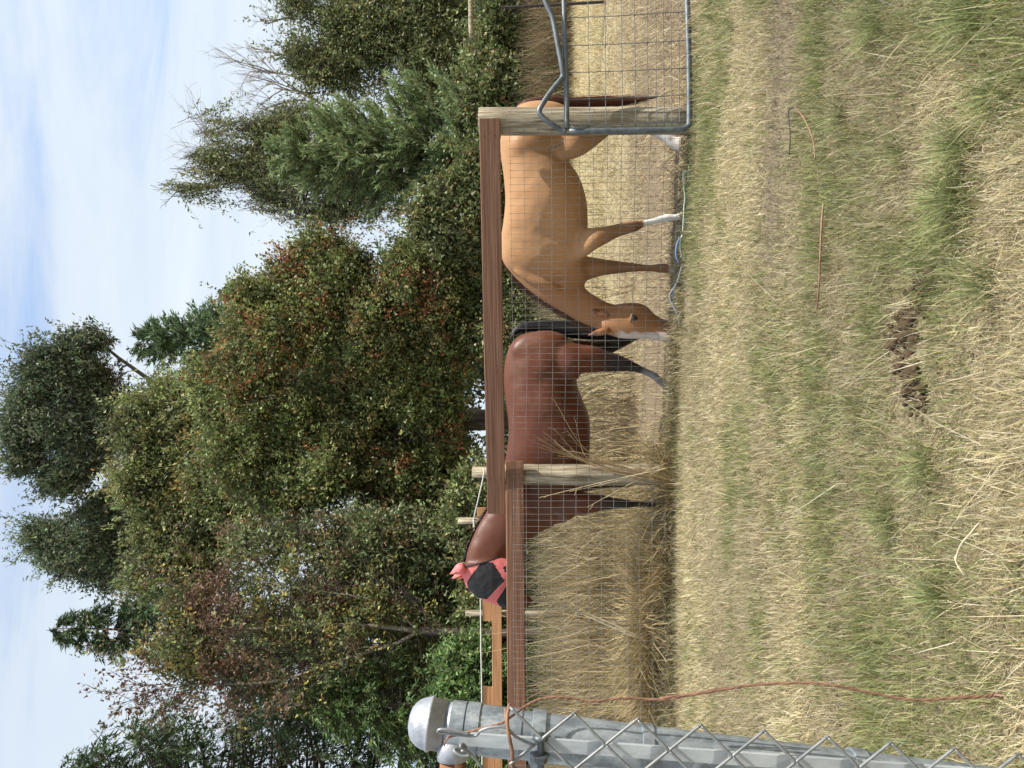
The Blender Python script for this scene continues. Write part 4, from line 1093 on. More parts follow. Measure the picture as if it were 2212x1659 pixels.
    # ears
    for (bx, by), (tx, ty), Y in (((1318, 1205), (1172, 1148), Yh - .10), ((1325, 1325), (1140, 1372), Yh - .14)):
        a, t = q2(bx, by, Y), q2(tx, ty, Y - .01); k = np.linspace(0, 1, 8)
        m_ = MB(); d = unit(t - a)
        m_.tube(a + (t - a) * k[:, None] + np.array([.0, -.008, 0]) * np.sin(k * PI)[:, None], np.array([.022, .028, .031, .030, .026, .019, .011, .003]), 10, np.array([[.30, .13, .055]] * 5 + [[.2, .08, .04]] * 3))
        m_.build('ear', M['coat'], root, smooth=True)
        m_ = MB(); ell(m_, a + (t - a) * .48 + np.array([.004, -.018, 0]), (.052, .014, .016), t - a)
        for c in m_.c: c[:] = (.11, .05, .028)
        m_.build('ear_lining', M['coat'], root, smooth=True)
    # mane: thin, dark, falling on the far side
    m_ = MB(); cr = bez([P(a_, b_, YC(b_)) for a_, b_ in ((1084, 555), (1104, 590), (1128, 617), (1168, 647), (1205, 669), (1240, 690), (1275, 706))], 30)
    R_ = []; Md = []; T_ = []; Cc = []
    for k in range(620):
        i = RNG.integers(0, len(cr)); p = cr[i] + RNG.normal(0, .006, 3) + np.array([0, .015, 0])
        l = RNG.uniform(.05, .11) * (0.5 + .5 * min(1, i / 60))
        dv = np.array([-.42, .35, -.6]) + RNG.normal(0, .18, 3)
        R_.append(p); Md.append(p + dv * l * .5 + np.array([-.012, 0, .015])); T_.append(p + dv * l); Cc.append(np.array([.085, .042, .026]) * RNG.uniform(.6, 1.7))
    hairs(m_, R_, T_, Md, .0032, Cc, 4); m_.build('mane', M['hair'], root)
    # tail
    m_ = MB(); ty = YC(225) + .02
    cen = bez([P(1118, 232, ty), P(1140, 224, ty), P(1180, 221, ty), P(1240, 222, ty), P(1310, 220, ty), P(1370, 216, ty), P(1420, 210, ty)], 8)
    wid = np.interp(np.linspace(0, 1, len(cen)), [0, .1, .3, .6, .85, 1], [.012, .026, .038, .034, .022, .006])
    m_.tube(cen, wid * .62, 10, np.array([.06, .03, .02]))
    for k in range(420):
        o_ = RNG.normal(0, 1, 2); o_ /= max(1, np.linalg.norm(o_)); e_ = RNG.uniform(.5, 1.0)
        m = max(6, int(len(cen) * e_)); st = 0 if RNG.random() < .6 else RNG.integers(0, 12)
        pth = cen[st:m] + np.stack([o_[0] * wid[st:m], o_[1] * wid[st:m], np.zeros(m - st)], -1)
        if len(pth) < 4: continue
        pth[:, 0] += RNG.normal(0, .012) * np.linspace(0, 1, len(pth)) ** 2
        pth = pth[::3]
        hi = np.array([.24, .09, .045]) if RNG.random() < .3 else np.array([.075, .035, .022])
        m_.tube(pth, np.linspace(.0038, .0012, len(pth)), 3, hi * RNG.uniform(.6, 1.4), cap=False)
    m_.build('tail', M['hair'], root)
tan_horse()

def bay_horse():
    Yc = 6.62
    def q3(zx, zy, Y): return P(932.6 + .2728 * zx, 713.2 + .2728 * zy, Y)
    def q4(zx, zy, Y): return P(932.6 + .2976 * zx, 1042.4 + .2976 * zy, Y)
    def q2(zx, zy, Y): return P(987.5 + .248 * zx, 384 + .248 * zy, Y)
    mb = MB()
    tr = [(14, 790, 920, .07), (35, 710, 1010, .16), (80, 650, 1090, .225), (140, 610, 1150, .26), (220, 585, 1175, .275), (310, 572, 1165, .275), (400, 570, 1150, .27), (470, 574, 1165, .28), (560, 584, 1200, .295), (650, 596, 1238, .305), (750, 606, 1256, .305),
          (850, 606, 1258, .295), (950, 592, 1252, .28), (1050, 576, 1240, .255), (1150, 548, 1225, .23), (1250, 540, 1215, .215), (1350, 590, 1195, .195), (1440, 660, 1150, .16), (1520, 760, 1070, .10)]
    loft(mb, [(q3(a, zy, Yc), q3(b, zy, Yc), w) for zy, a, b, w in tr], 30)
    nk = [((1085, 1035), (1240, 1080), .17), ((1066, 1078), (1205, 1128), .14), ((1048, 1108), (1168, 1150), .118), ((1028, 1142), (1132, 1176), .10), ((1012, 1180), (1106, 1200), .088), ((1004, 1212), (1098, 1212), .082), ((1002, 1230), (1092, 1216), .075)]
    loft(mb, [(P(*a, Yc - .02 * i), P(*b, Yc - .02 * i), w) for i, (a, b, w) in enumerate(nk)])
    HD = [((1001, 1222), (1085, 1200), .07), ((1004, 1245), (1100, 1208), .088), ((1014, 1268), (1112, 1218), .098), ((1034, 1287), (1122, 1232), .095), ((1058, 1298), (1128, 1250), .076), ((1080, 1306), (1132, 1264), .062), ((1100, 1313), (1138, 1276), .054), ((1122, 1318), (1146, 1288), .054), ((1138, 1314), (1150, 1298), .035)]
    HY = Yc - .13
    loft(mb, [(P(*a, HY - .03), P(*b, HY + .03), w) for a, b, w in HD])
    Yn, Yf = Yc - .16, Yc + .14
    hn = [(900, 60, 330, .14), (1020, 70, 365, .145), (1110, 92, 360, .13), (1190, 112, 346, .115), (1290, 122, 336, .095), (1400, 166, 332, .072), (1480, 190, 330, .058), (1560, 226, 328, .046), (1640, 270, 342, .037), (1720, 308, 374, .034), (1785, 338, 424, .038), (1832, 380, 462, .034), (1870, 400, 500, .04), (1900, 408, 528, .05)]
    limb_loft(mb, q3, [(760, 90, 300, .13)] + hn, Yn, 1)
    hf = [(950, 60, 260, .12), (1150, 72, 222, .10), (1300, 78, 210, .085), (1400, 56, 195, .066), (1480, 38, 160, .054), (1560, 22, 118, .044), (1640, 5, 75, .036), (1740, -8, 60, .034), (1800, -12, 66, .036), (1840, -14, 80, .04), (1865, -16, 100, .05)]
    limb_loft(mb, q3, hf, Yf, -1)
    fn = [(950, 1230, 1490, .11), (1060, 1255, 1480, .10), (1150, 1272, 1474, .085), (1250, 1287, 1455, .068), (1350, 1302, 1430, .056), (1450, 1326, 1418, .048), (1530, 1338, 1412, .047), (1600, 1348, 1402, .037), (1710, 1350, 1398, .031), (1790, 1344, 1406, .036), (1840, 1346, 1410, .033), (1875, 1338, 1420, .045), (1892, 1332, 1428, .05)]
    limb_loft(mb, q3, [(840, 1260, 1450, .10)] + fn, Yn + .03, 1)
    ff = [(1000, 1130, 1330, .10), (1150, 1150, 1300, .085), (1250, 1160, 1275, .066), (1400, 1165, 1250, .05), (1530, 1170, 1245, .046), (1620, 1178, 1230, .034), (1740, 1178, 1228, .032), (1800, 1176, 1236, .035), (1850, 1170, 1250, .05)]
    limb_loft(mb, q3, ff, Yf, -1)
    ell(mb, q3(870, 150, Yc - .165), (.26, .16, .10), (q3(700, 180, Yc) - q3(1050, 140, Yc)))
    ell(mb, q3(1060, 330, Yc - .19), (.13, .06, .06), (.4, 0, 1))
    ell(mb, q3(860, 1330, Yc - .15), (.28, .09, .07), (q3(600, 1250, Yc) - q3(1050, 1420, Yc)))
    ell(mb, q3(1060, 1390, Yc - .14), (.13, .08, .07), (1, 0, .2))
    ell(mb, q4(460, 430, Yc - .13), (.2, .035, .03), (P(1075, 1140, Yc) - P(1040, 1215, Yc)))
    V, F = fuse(mb, .0135, 5)
    V[:, 1] += (fbm3(V, 4.5, 31, 3) - .5) * .035 * sm(V[:, 2], .5, .8)      # uneven muscle under the hide
    x, y, z = V.T
    C = np.tile(np.array([.108, .031, .0125]), (len(V), 1)) * (0.82 + .36 * fbm3(V, 2.0, 7, 3))[:, None]
    hip = np.exp(-((x - q3(800, 110, Yc)[0]) / .22) ** 2) * sm(z, .8, 1.05); C = mixc(C, (.15, .052, .022), hip * .55)
    dk = sm(-z, -.70, -.46) * 1.0; C = mixc(C, (.020, .014, .013), dk * (x > -1.6))
    wh = sm(-z, -.27, -.20) * (y < Yc - .02) * (x > -.3); C = mixc(C, (.36, .36, .39), wh * .8 * (.55 + .45 * vn3(V, 14, 2)))
    mz = sm(-(z), -1.12, -1.05) * (x < q4(400, 800, Yc)[0] + .02) * (z > .9); C = mixc(C, (.03, .02, .018), mz)
    root = thing('horse', (float(x.mean()), Yc, 0), 'dark bay horse wearing a pink and black fly mask', 'horse', 'horses behind the fence')
    b = MB(); b.add(V, F, C); b.build('body', M['coat_bay'], root, smooth=True)
    # fly mask over the head
    infl = []
    for a, bb, w in HD[:7]:
        A, B = P(*a, HY - .03), P(*bb, HY + .03); c = (A + B) / 2; g = 1 + .016 / np.linalg.norm((A - B) / 2)
        infl.append((c + (A - c) * g, c + (B - c) * g, w + .016))
    m_ = MB(); loft(m_, infl, 150, 22)
    Vm = m_.v[0]; Fm = [f.tolist() for arr in m_.f for f in arr if len(f) == 4]
    def to_px(p):
        d = p - np.array(EYE); d = d * (HY / d[1]) if False else d
        dp = np.array([d[0], d @ _u, d @ _f]); return np.array([1106 - dp[1] / dp[2] * FPX, 829.5 - dp[0] / dp[2] * FPX])
    def crop(zx, zy): return (932.6 + zx * .1488, 1179.5 + zy * .1488)
    panel = [crop(*q) for q in ((720, 235), (890, 235), (1055, 505), (800, 775), (640, 745), (525, 610), (505, 540), (590, 400))]
    nose = [crop(*q) for q in ((1100, 560), (940, 800), (1000, 900), (1120, 980), (1300, 1050), (1700, 1050), (1700, 480), (1180, 480))]
    blk = [crop(*q) for q in ((1030, 300), (1085, 285), (1140, 330), (1130, 390), (1060, 380))]
    def inside(pt, poly):
        c = False; j = len(poly) - 1
        for i in range(len(poly)):
            if ((poly[i][1] > pt[1]) != (poly[j][1] > pt[1])) and (pt[0] < (poly[j][0] - poly[i][0]) * (pt[1] - poly[i][1]) / (poly[j][1] - poly[i][1]) + poly[i][0]): c = not c
            j = i
        return c
    Vs = Vm + (fbm3(Vm, 22, 4, 2) - .5)[:, None] * np.array([0, -.010, .004])
    pink = []; dark = []; nz = []
    for f in Fm:
        c = to_px(Vs[f].mean(0))
        if inside(c, panel): dark.append(f)
        elif inside(c, nose) or inside(c, blk): nz.append(f)
        else: pink.append(f)
    mk = MB(); mk.add(Vs, np.array(pink)); mask = mk.build('fly_mask', M['mask_pink'], root, smooth=True); mask['label'] = 'pink trim of the fly mask'
    bulge = Vs.copy()
    mk = MB(); mk.add(bulge, np.array(dark)); mk.build('eye_panel', M['mask_black'], mask, smooth=True)
    mk = MB(); mk.add(Vs, np.array(nz)); mk.build('nose_panel', M['mask_black'], mask, smooth=True)
    mk = MB()
    ring = [infl[0][0], infl[0][1]]; c = (ring[0] + ring[1]) / 2; h = (ring[0] - ring[1]) / 2
    mk.tube([c + h * 1.02 * math.cos(t) + np.array([0, 1, 0]) * (infl[0][2] * 1.03) * math.sin(t) for t in np.linspace(0, 2 * PI, 40)], .006, 6, cap=False)
    mk.build('piping', M['mask_black'], mask, smooth=True)
    # trim cords round the eye panel
    for (bq, tq, w, Y, yo) in (((480, 300), (262, 408), 1.0, HY - .075, 0), ((470, 390), (290, 470), .8, HY + .045, 0)):
        a, t = P(*crop(*bq), Y), P(*crop(*tq), Y); k = np.linspace(0, 1, 9)
        m_ = MB(); rr = np.array([.036, .046, .050, .047, .040, .030, .020, .010, .002]) * w
        m_.tube(a + (t - a) * k[:, None], rr, 12); m_.build('ear_cover', M['mask_pink'], mask, smooth=True)
        m_ = MB(); ell(m_, a + (t - a) * .35 + np.array([-.008, -.026, 0]), (.055, .010, .014), t - a); m_.build('ear_fold', M['rust'], mask, smooth=True)
    # mane and tail
    m_ = MB(); cr = bez([P(1075, 1062, Yc), P(1050, 1105, Yc - .03), P(1028, 1142, Yc - .05), P(1012, 1180, Yc - .07), P(1003, 1214, Yc - .09)], 30)
    R_ = []; Md = []; T_ = []; Cc = []
    for k in range(900):
        i = RNG.integers(0, len(cr)); p = cr[i] + RNG.normal(0, .006, 3)
        l = RNG.uniform(.05, .15); dv = np.array([.15, .8, -.5]) + RNG.normal(0, .2, 3)
        R_.append(p); Md.append(p + dv * l * .4 + np.array([.0, 0, RNG.uniform(.004, .02)])); T_.append(p + dv * l); Cc.append(np.array([.02, .017, .018]) * RNG.uniform(.6, 1.8))
    hairs(m_, R_, T_, Md, .0032, Cc, 4); m_.build('mane', M['hair'], root)
    m_ = MB(); ty = Yc + .0
    stt = [(470, 1395, 14), (500, 1345, 30), (560, 1308, 36), (700, 1292, 42), (850, 1305, 55), (1000, 1325, 68), (1150, 1340, 66), (1300, 1360, 50), (1420, 1385, 32), (1500, 1400, 14)]
    cen = bez([q2(a, b_, ty) for a, b_, w in stt], 6); wid = np.interp(np.linspace(0, 1, len(cen)), np.linspace(0, 1, len(stt)), [w * .248 * mpp(ty) for a, b_, w in stt])
    m_.tube(cen, wid * .8, 12, np.array([.012, .011, .013]))
    for k in range(420):
        o_ = rvec(1)[0][:2]; e_ = RNG.uniform(.6, 1.0); m = max(8, int(len(cen) * e_))
        pth = cen[:m] + np.stack([o_[0] * wid[:m], o_[1] * wid[:m] * .7, np.zeros(m)], -1); pth[:, 0] += RNG.normal(0, .01) * np.linspace(0, 1, m) ** 2
        m_.tube(pth[::3], np.linspace(.004, .0015, len(pth[::3])), 3, np.array([.022, .020, .024]) * RNG.uniform(.5, 1.8), cap=False)
    m_.build('tail', M['hair'], root)
bay_horse()

# ------------------------------------------------------------------ far fence, poles
BY = 12.0
bf = thing('back_fence', (float(P(1300, 1300, BY)[0]), BY, 0), 'far fence of short orange boards on thin posts behind the masked horse', 'fence')
for px, py, Y, r in ((1021, 1020, 11.6, .085), (990, 1125, BY, .052), (1005, 1324, BY + .05, .05), (1010, 1580, BY + .05, .05)):
    t = P(px, py, Y); round_post('post', bf, (t[0], t[1], -.05), t, r)
board('board', bf, P(1041, 1096, BY - .075), P(1053.5, 1341, BY - .075), .15, .03, 'board_new')
board('board', bf, P(1073, 1288, BY - .11), P(1075.5, 1720, BY - .11), .15, .03, 'board_new')
board('board', bf, P(1053.5, 1483, BY - .075), P(1055, 1760, BY - .075), .15, .03, 'board_new')
mb = MB(); mb.tube(bez([P(1046, 1012, 11.5), P(1044, 1030, 11.5), P(1034, 1075, 11.6), P(1024, 1118, BY - .06), P(1024, 1135, BY - .06), P(1036, 1230, BY - .08), P(1038, 1300, BY - .09), P(1039, 1400, BY - .1), P(1040.5, 1482, BY - .1), P(1042, 1700, BY - .1)], 6), .011, 6)
mb.build('rope', M['rope'], bf, smooth=True)

tp = MB(); a = P(1083, 17, 11); b = np.array([a[0] + .06, 11, -.05])
for s in ((.022, .004), (.004, .022)):
    tp.box((a + b) / 2, (a - b) / 2, np.array([s[0], 0, 0]), np.array([0, s[1], 0]))
for k in (.03, .32):
    q = a + (b - a) * k; tp.tube([q, q + np.array([-.06, -.02, .01])], .012, 6)
tag(tp.build('steel_fence_post', M['dark_wire']), 'thin rusty steel post with side pegs, far right behind the gate', 'post')
q0, q1 = P(1014, -120, 15.0), P(1018, 86, 14.8)
pr = thing('pole_rail', (float(q0[0]), 14.2, 0), 'pale horizontal pole on uprights above the brambles at the right edge', 'pole')
mb = MB(); mb.tube(jit(bez([q0, (q0 + q1) / 2, q1], 5), .01), .045, 10, (1, 1, 1)); mb.build('pole', M['post'], pr, smooth=True)
for q in (q0, q0 * .5 + q1 * .5 + np.array([.6, 0, 0])): round_post('upright', pr, (q[0], q[1] + .1, -.05), q + np.array([0, .1, 0]), .05)

# ------------------------------------------------------------------ chain link post in the foreground
TOP, LOW = P(905, 1560, 1.0), P(1995, 1693, 1.0)
AX = unit(TOP - LOW)
def ax(px): return TOP + (LOW - TOP) * ((px - 905) / 1090.0)
foot = LOW + (LOW - TOP) * ((LOW[2] + .05) / (TOP[2] - LOW[2]))
cl = thing('chain_link_fence', tuple(foot + np.array([0, 0, .05])), 'leaning galvanised chain link fence post with dome cap and diamond mesh at the left edge', 'fence')
mb = MB(); k = np.linspace(0, 1, 24)[:, None]; mb.tube(ax(940) * (1 - k) + foot * k, .0295, 32); mb.build('pole', M['galv'], cl, smooth=True)
c0 = ax(934)
mb = MB(); mb.lathe(c0, AX, [(.0300, -.018), (.0318, -.0178), (.0318, -.001), (.0342, .0), (.0345, .0025), (.0335, .004), (.0325, .006), (.0312, .0115), (.0282, .0180), (.0235, .0235), (.0175, .0275), (.0100, .0298), (.003, .0303)], 40)
capo = mb.build('dome_cap', M['cap'], cl, smooth=True)
def band(px0, px1, r=.0328, part='tension_band', mat='galv'):
    a, b = ax(px0), ax(px1); L = np.linalg.norm(b - a)
    mb = MB(); mb.lathe(b, AX, [(r - .002, 0), (r, .0006), (r, L - .0006), (r - .002, L)], 36); return mb.build(part, M[mat], cl, smooth=False)
for p0, p1, r in ((975, 1006.5, .0322), (1009, 1039, .0328), (1041, 1131, .0310), (1390, 1416, .0322), (1840, 1872, .0325), (2330, 2362, .0325)): band(p0, p1, r)
bb = band(1153, 1183, .0332, 'brace_band')
q = ax(1168) + np.array([-.012, -.0365, 0]);
mb = MB(); mb.box(q + np.array([-.008, .002, 0]), AX * .0088, np.array([.013, 0, 0]), np.array([0, .0022, 0])); mb.build('band_ear', M['galv'], cl)
q = P(1168, 1597, .950)
mb = MB(); mb.lathe(q, (1, 0, 0), [(.0095, 0), (.0095, .003), (.0070, .0062), (.002, .007)], 16); mb.build('bolt_head', M['galv_dull'], cl, smooth=True)
mb = MB(); mb.lathe(q, (-1, 0, 0), [(.0042, 0), (.0042, .045)], 12); mb.lathe(q + np.array([-.018, 0, 0]), (-1, 0, 0), [(.011, 0), (.011, .002), (.0085, .0021), (.0085, .010), (.0042, .0102)], 6); mb.build('bolt', M['galv_dull'], cl)
ta, tb_ = P(992, 1595, .958), P(1696, 1645, .958); tb_ = ta + (tb_ - ta) * 2.05
mb = MB(); d = unit(tb_ - ta); sx = unit(np.cross(d, [0, 1, 0])); mb.box((ta + tb_) / 2, (tb_ - ta) / 2, sx * .0085, np.array([0, .0022, 0]), bev=.0008); mb.build('tension_bar', M['galv_bright'], cl)
def colp(kc, j):
    px = 1239.5 + 137 * j + (68.5 if kc % 2 else 0); return px, 1541 + 61 * kc + .092 * (px - 1239.5)
for w in range(6):
    pts = []
    for j in range(-1, 11):
        for kk in (w, w + 1):
            px, py = colp(kk, j) if kk % 2 == w % 2 or True else None
            if kk % 2 == 1 and w % 2 == 1 and kk == w: px, py = colp(kk, j)
            pts.append((px, py, kk))
    pts.sort()
    P3 = []
    for n_, (px, py, kk) in enumerate(pts):
        out = -1 if kk == w else 1
        Yq = .945 + (.0035 if (kk == w) else -.0035)
        c_ = P(px, py, Yq)
        # rounded bend
        for t_, f_ in ((-.2, .2), (0, 0), (.2, .2)):
            oth = pts[n_ + (1 if t_ > 0 else -1)] if 0 <= n_ + (1 if t_ > 0 else -1) < len(pts) else None
            if t_ == 0 or oth is None:
                if t_ == 0: P3.append(c_ + (P(oth0[0], oth0[1], Yq) - c_) * 0 if False else c_)
                continue
            P3.append(c_ + (P(oth[0], oth[1], .945) - c_) * .09)
    mb = MB(); mb.tube(bez(P3, 3), .0019, 8); mb.build('wire', M['wire'], cl, smooth=True)
def z5(zx, zy, Y): return P(855.8 + .1984 * zx, 1481.2 + .1984 * zy, Y)
mb = MB(); mb.tube(bez([z5(1500, 650, .945), z5(1310, 560, .942), z5(1190, 455, .940), z5(1030, 455, .940), z5(920, 490, .941), z5(860, 545, .943), z5(700, 535, .943), z5(520, 515, .943), z5(455, 500, .942), z5(490, 475, .940), z5(640, 490, .940), z5(800, 530, .940)], 5), .0019, 8); mb.build('wire_end', M['wire'], cl, smooth=True)
mb = MB(); mb.tube(bez([z5(940, 896, .94), z5(830, 760, .94), z5(740, 690, .938), z5(700, 660, .936), z5(730, 640, .94), z5(760, 680, .944), z5(700, 720, .946), z5(650, 690, .944), z5(640, 720, .94), z5(720, 765, .938), z5(800, 760, .938)], 5), .0019, 8); mb.build('wire_end', M['wire'], cl, smooth=True)
ra, rb = P(978, 1612, .985), P(978, 2300, .93)
rd = unit(rb - ra)
mb = MB(); mb.lathe(ra + rd * -.004, rd, [(.004, -.010), (.012, -.008), (.0185, -.002), (.0200, .006), (.0200, .020), (.0180, .0205)], 28); mb.build('rail_end_cup', M['cap'], cl, smooth=True)
mb = MB(); mb.tube([ra + rd * .004, rb], .0168, 24); mb.build('top_rail', M['rust'], cl, smooth=True)

def zb(zx, zy): return (822.9 + zx * .3968, 1371.5 + zy * .3968)
def z8(zx, zy): return (1426.4 + zx * .3552, 1069.8 + zy * .3552)
path = [(zb(345, 600), .958), (zb(365, 560), .948), (zb(430, 540), .944), (zb(540, 512), .942), (zb(650, 482), .943), (zb(700, 452), .948), (zb(780, 392), .962), (zb(860, 352), .97), (zb(960, 338), .972), (zb(1080, 350), .972), (zb(1150, 361), .972), (zb(1330, 345), .972), (zb(1530, 352), .972), (zb(1700, 325), .97), (zb(1900, 290), .966), (z8(0, 1235), .962), (z8(200, 1210), .96), (z8(400, 1180), .957), (z8(550, 1155), .955), (z8(880, 1140), .95), (z8(1050, 1155), .947), (z8(1200, 1185), .945), (z8(1400, 1225), .943), (z8(1550, 1245), .94), (z8(1750, 1236), .94), (z8(1950, 1224), .94), (z8(2040, 1212), .94)]
rw = thing('rusty_wire', tuple(P(*path[-1][0], .94)), 'copper brown stranded wire tied round the galvanised post, hanging down in front of the grass', 'wire')
W3 = bez([P(*p, Y) for p, Y in path], 6)
tt = np.linspace(0, 1, len(W3))
for ph in (0, 2.1, 4.2):
    a_ = tt * 150 + ph
    off = np.stack([np.cos(a_), np.sin(a_) * .6, np.sin(a_) * .3], -1) * (.0009 + .001 * np.clip(tt - .93, 0, 1) * 14)[:, None]
    mb = MB(); mb.tube(W3 + off, .0010, 6); mb.build('strand', M['copper'], rw, smooth=True)
mb = MB(); mb.tube(bez([z5(1232, 205, .960), z5(1212, 330, .944), z5(1214, 450, .938), z5(1240, 600, .936), z5(1262, 720, .938), z5(1272, 930, .95)], 6), .0024, 7); mb.build('tie', M['copper'], rw, smooth=True)
mb = MB(); mb.tube(bez([z5(1190, 250, .958), z5(1192, 330, .945), z5(1204, 420, .94), z5(1250, 660, .937)], 6), .0018, 6); mb.build('tie', M['copper'], rw, smooth=True)
for e_ in ((2110, 1222), (2090, 1245), (2080, 1195)):
    mb = MB(); mb.tube([P(*z8(2030, 1213), .94), P(*z8(*e_), .94 + RNG.normal(0, .004))], [.0015, .0007], 5); mb.build('frayed_end', M['copper'], rw)

# ------------------------------------------------------------------ small things on the ground
def GH(px, py, h):
    d = ray(px, py); return np.array(EYE) + d * ((h - EYE.z) / d[2])
def manure():
    t = thing('manure_pile', (float(PILE[0]), float(PILE[1]), 0), 'crumbled pile of brown horse manure lying in the grass', 'manure')
    sh = []
    for v in range(5):
        m_ = MB(); n = 7; V = []; F = []
        for i in range(n + 1):
            for j in range(n):
                ph, th = PI * i / n, 2 * PI * j / n; u = np.array([math.sin(ph) * math.cos(th), math.sin(ph) * math.sin(th), math.cos(ph)])
                V.append(u * (.45 + 1.1 * fbm3(u + v * 5, 2.6, v, 2)))
        F = [[i * n + j, i * n + (j + 1) % n, (i + 1) * n + (j + 1) % n, (i + 1) * n + j] for i in range(n) for j in range(n)]
        m_.add(V, F); me = m_.mesh('clod', True); me.materials.append(M['manure']); sh.append(me)
    spine = [(1990, 612), (1972, 640), (1978, 668), (1955, 690), (1960, 720), (1950, 750), (1945, 780), (1958, 800), (1965, 830), (1975, 870), (1940, 700), (1930, 740)]
    cnt = 0
    while cnt < 260:
        px, py = spine[RNG.integers(0, len(spine))]
        g = GH(px + RNG.normal(0, 10), py + RNG.normal(0, 15), .02); s = RNG.gamma(2.2, .0021) + .002
        o = bpy.data.objects.new('clod', sh[cnt % 5]); COL.objects.link(o); o.parent = t
        o.location = (g[0] - PILE[0], g[1] - PILE[1], max(.004, .004 + RNG.uniform(0, .018)))
        o.scale = (s * RNG.uniform(.8, 1.5), s * RNG.uniform(.8, 1.4), s * RNG.uniform(.7, 1.1)); o.rotation_euler = (RNG.uniform(0, 3), RNG.uniform(0, 3), RNG.uniform(0, 6))
        cnt += 1
manure()
def wire_on_ground(name, pts, h, r, mat, label, cat='wire'):
    hs = np.broadcast_to(h, (len(pts),)); m_ = MB(); p = bez([GH(a, b, hh) for (a, b), hh in zip(pts, hs)], 6)
    p[:, 2] += gz(p[:, 0], p[:, 1])
    m_.tube(p, r, 7); return tag(m_.build(name, M[mat], smooth=True), label, cat)
wire_on_ground('rusty_rod', [(1778, 440), (1774, 500), (1772, 560), (1770, 620), (1766, 668)], (.055, .065, .07, .065, .05), np.linspace(.004, .0028, 25), 'copper', 'straight orange rusty rod lying in the grass', 'rod')
wire_on_ground('dark_cable', [(1712, 232), (1702, 240), (1704, 275), (1706, 300), (1704, 334)], .05, .003, 'dark_wire', 'short dark cable end in the grass right of the rusty rod', 'cable')
wire_on_ground('faded_cord', [(1715, 234), (1730, 248), (1744, 272), (1756, 305), (1760, 345)], .05, .0028, 'copper', 'faded reddish cord curving through the grass below the dark cable', 'cord')
sk = thing('seed_stalk', tuple(GH(2147, 1290, 0)), 'bent pale grass stalk with a seed head in the near grass', 'grass stalk')
pp = bez([GH(a, b, h) for a, b, h in ((2147, 1290, .03), (2113, 1265, .09), (2087, 1244, .125), (2069, 1222, .135), (2066, 1205, .135), (2076, 1176, .13), (2098, 1150, .115), (2114, 1132, .1))], 7)
mb = MB(); mb.tube(pp, .0012, 6, (.62, .54, .33)); mb.build('stem', M['straw'], sk, smooth=True)
mb = MB()
for k in range(14, len(pp) - 3):
    for s_ in (-1, 1):
        d = unit(pp[k + 1] - pp[k]); sd = unit(np.cross(d, [0, .6, .8])); q = pp[k]
        mb.tube([q, q + d * .006 + sd * s_ * .003, q + d * .013 + sd * s_ * .0035], [.0008, .0018, .0004], 5, (.68, .61, .42))
mb.build('seed_head', M['straw'], sk)
# baling twine along the fence foot
def zt(zx, zy): return 1399 + zx * .2149, 329.2 + zy * .2149
def twine(name, zs, mat, r, label, dy=-.05):
    pts = []
    for zx, zy in zs:
        px, py = zt(zx, zy); xx = (829.5 - py) / FPX * 5.7; Y = float(fence_y(xx)) + dy
        q = P(px, py, Y); q[2] = max(q[2], .015); pts.append(q)
    m_ = MB(); m_.tube(bez(pts, 6), r, 6); tag(m_.build(name, M[mat], smooth=True), label, 'twine')
twine('baling_twine', [(465, 135), (440, 210), (415, 285), (408, 220), (385, 188), (358, 225), (362, 330), (376, 450), (366, 540), (362, 650), (354, 800)], 'twine_green', .0055, 'pale green twine looped at the fence foot near the gate')
twine('baling_twine', [(352, 830), (332, 872), (325, 960), (340, 1040), (375, 1085), (420, 1020)], 'twine_green', .0065, 'pale green twine hook between the front hooves of the tan horse')
twine('baling_twine', [(322, 858), (300, 910), (288, 960), (284, 1020), (298, 1080), (310, 1110)], 'twine_blue', .0065, 'blue twine beside the front hooves of the tan horse')
twine('baling_twine', [(350, 1120), (325, 1200), (300, 1290), (262, 1360), (222, 1420), (218, 1465), (245, 1530), (280, 1590), (300, 1660), (318, 1740)], 'twine_white', .0060, 'frayed white twine sagging from the mesh below the tan horse neck')
twine('baling_twine', [(345, 1130), (310, 1260), (262, 1360), (260, 1480), (275, 1580), (296, 1640)], 'twine_blue', .0040, 'thin bluish strand running beside the frayed white twine')

# dry tussocks, canes and weed stalks at the fence
STR = [(.52, .40, .20), (.44, .32, .15), (.60, .50, .28), (.32, .23, .12)]
def tussock(label, px, py, Y, n, h, w, lean=(0, 0), cols=STR, bend=(.1, .9), bl=(.005, .009)):
    c = P(px, py, Y); c[2] = 0
    x = c[0] + RNG.normal(0, w, n); y = c[1] + RNG.normal(0, w * .5, n)
    az = np.arctan2(y - c[1] + RNG.normal(0, w * .4, n) + lean[1] * w, x - c[0] + RNG.normal(0, w * .4, n) + lean[0] * w)
    ct = palette(n, cols, [1] * len(cols)) * RNG.uniform(.75, 1.2, (n, 1))
    m_ = MB(); blades(m_, x, y, np.zeros(n), RNG.uniform(.35, 1, n) * h, RNG.uniform(*bl, n), az, np.abs(RNG.normal(.25, .2, n)), RNG.uniform(*bend, n), ct * .75, ct, 5)
    return tag(m_.build('grass_tussock', M['straw']), label, 'grass clump', 'dry tussocks at the fence')
tussock('large golden hay-like tussock behind the left fence below the board', 1440, 1330, 6.72, 2600, .62, .26, bend=(.4, 1.2))
tussock('smaller brown tussock left of the golden one behind the fence', 1440, 1450, 6.70, 1300, .50, .17, cols=[(.36, .27, .14), (.26, .19, .10), (.46, .36, .20)])
tussock('yellow dry tussock leaning on the middle fence post', 1452, 1030, 6.18, 300, .42, .10, lean=(1.2, 0))
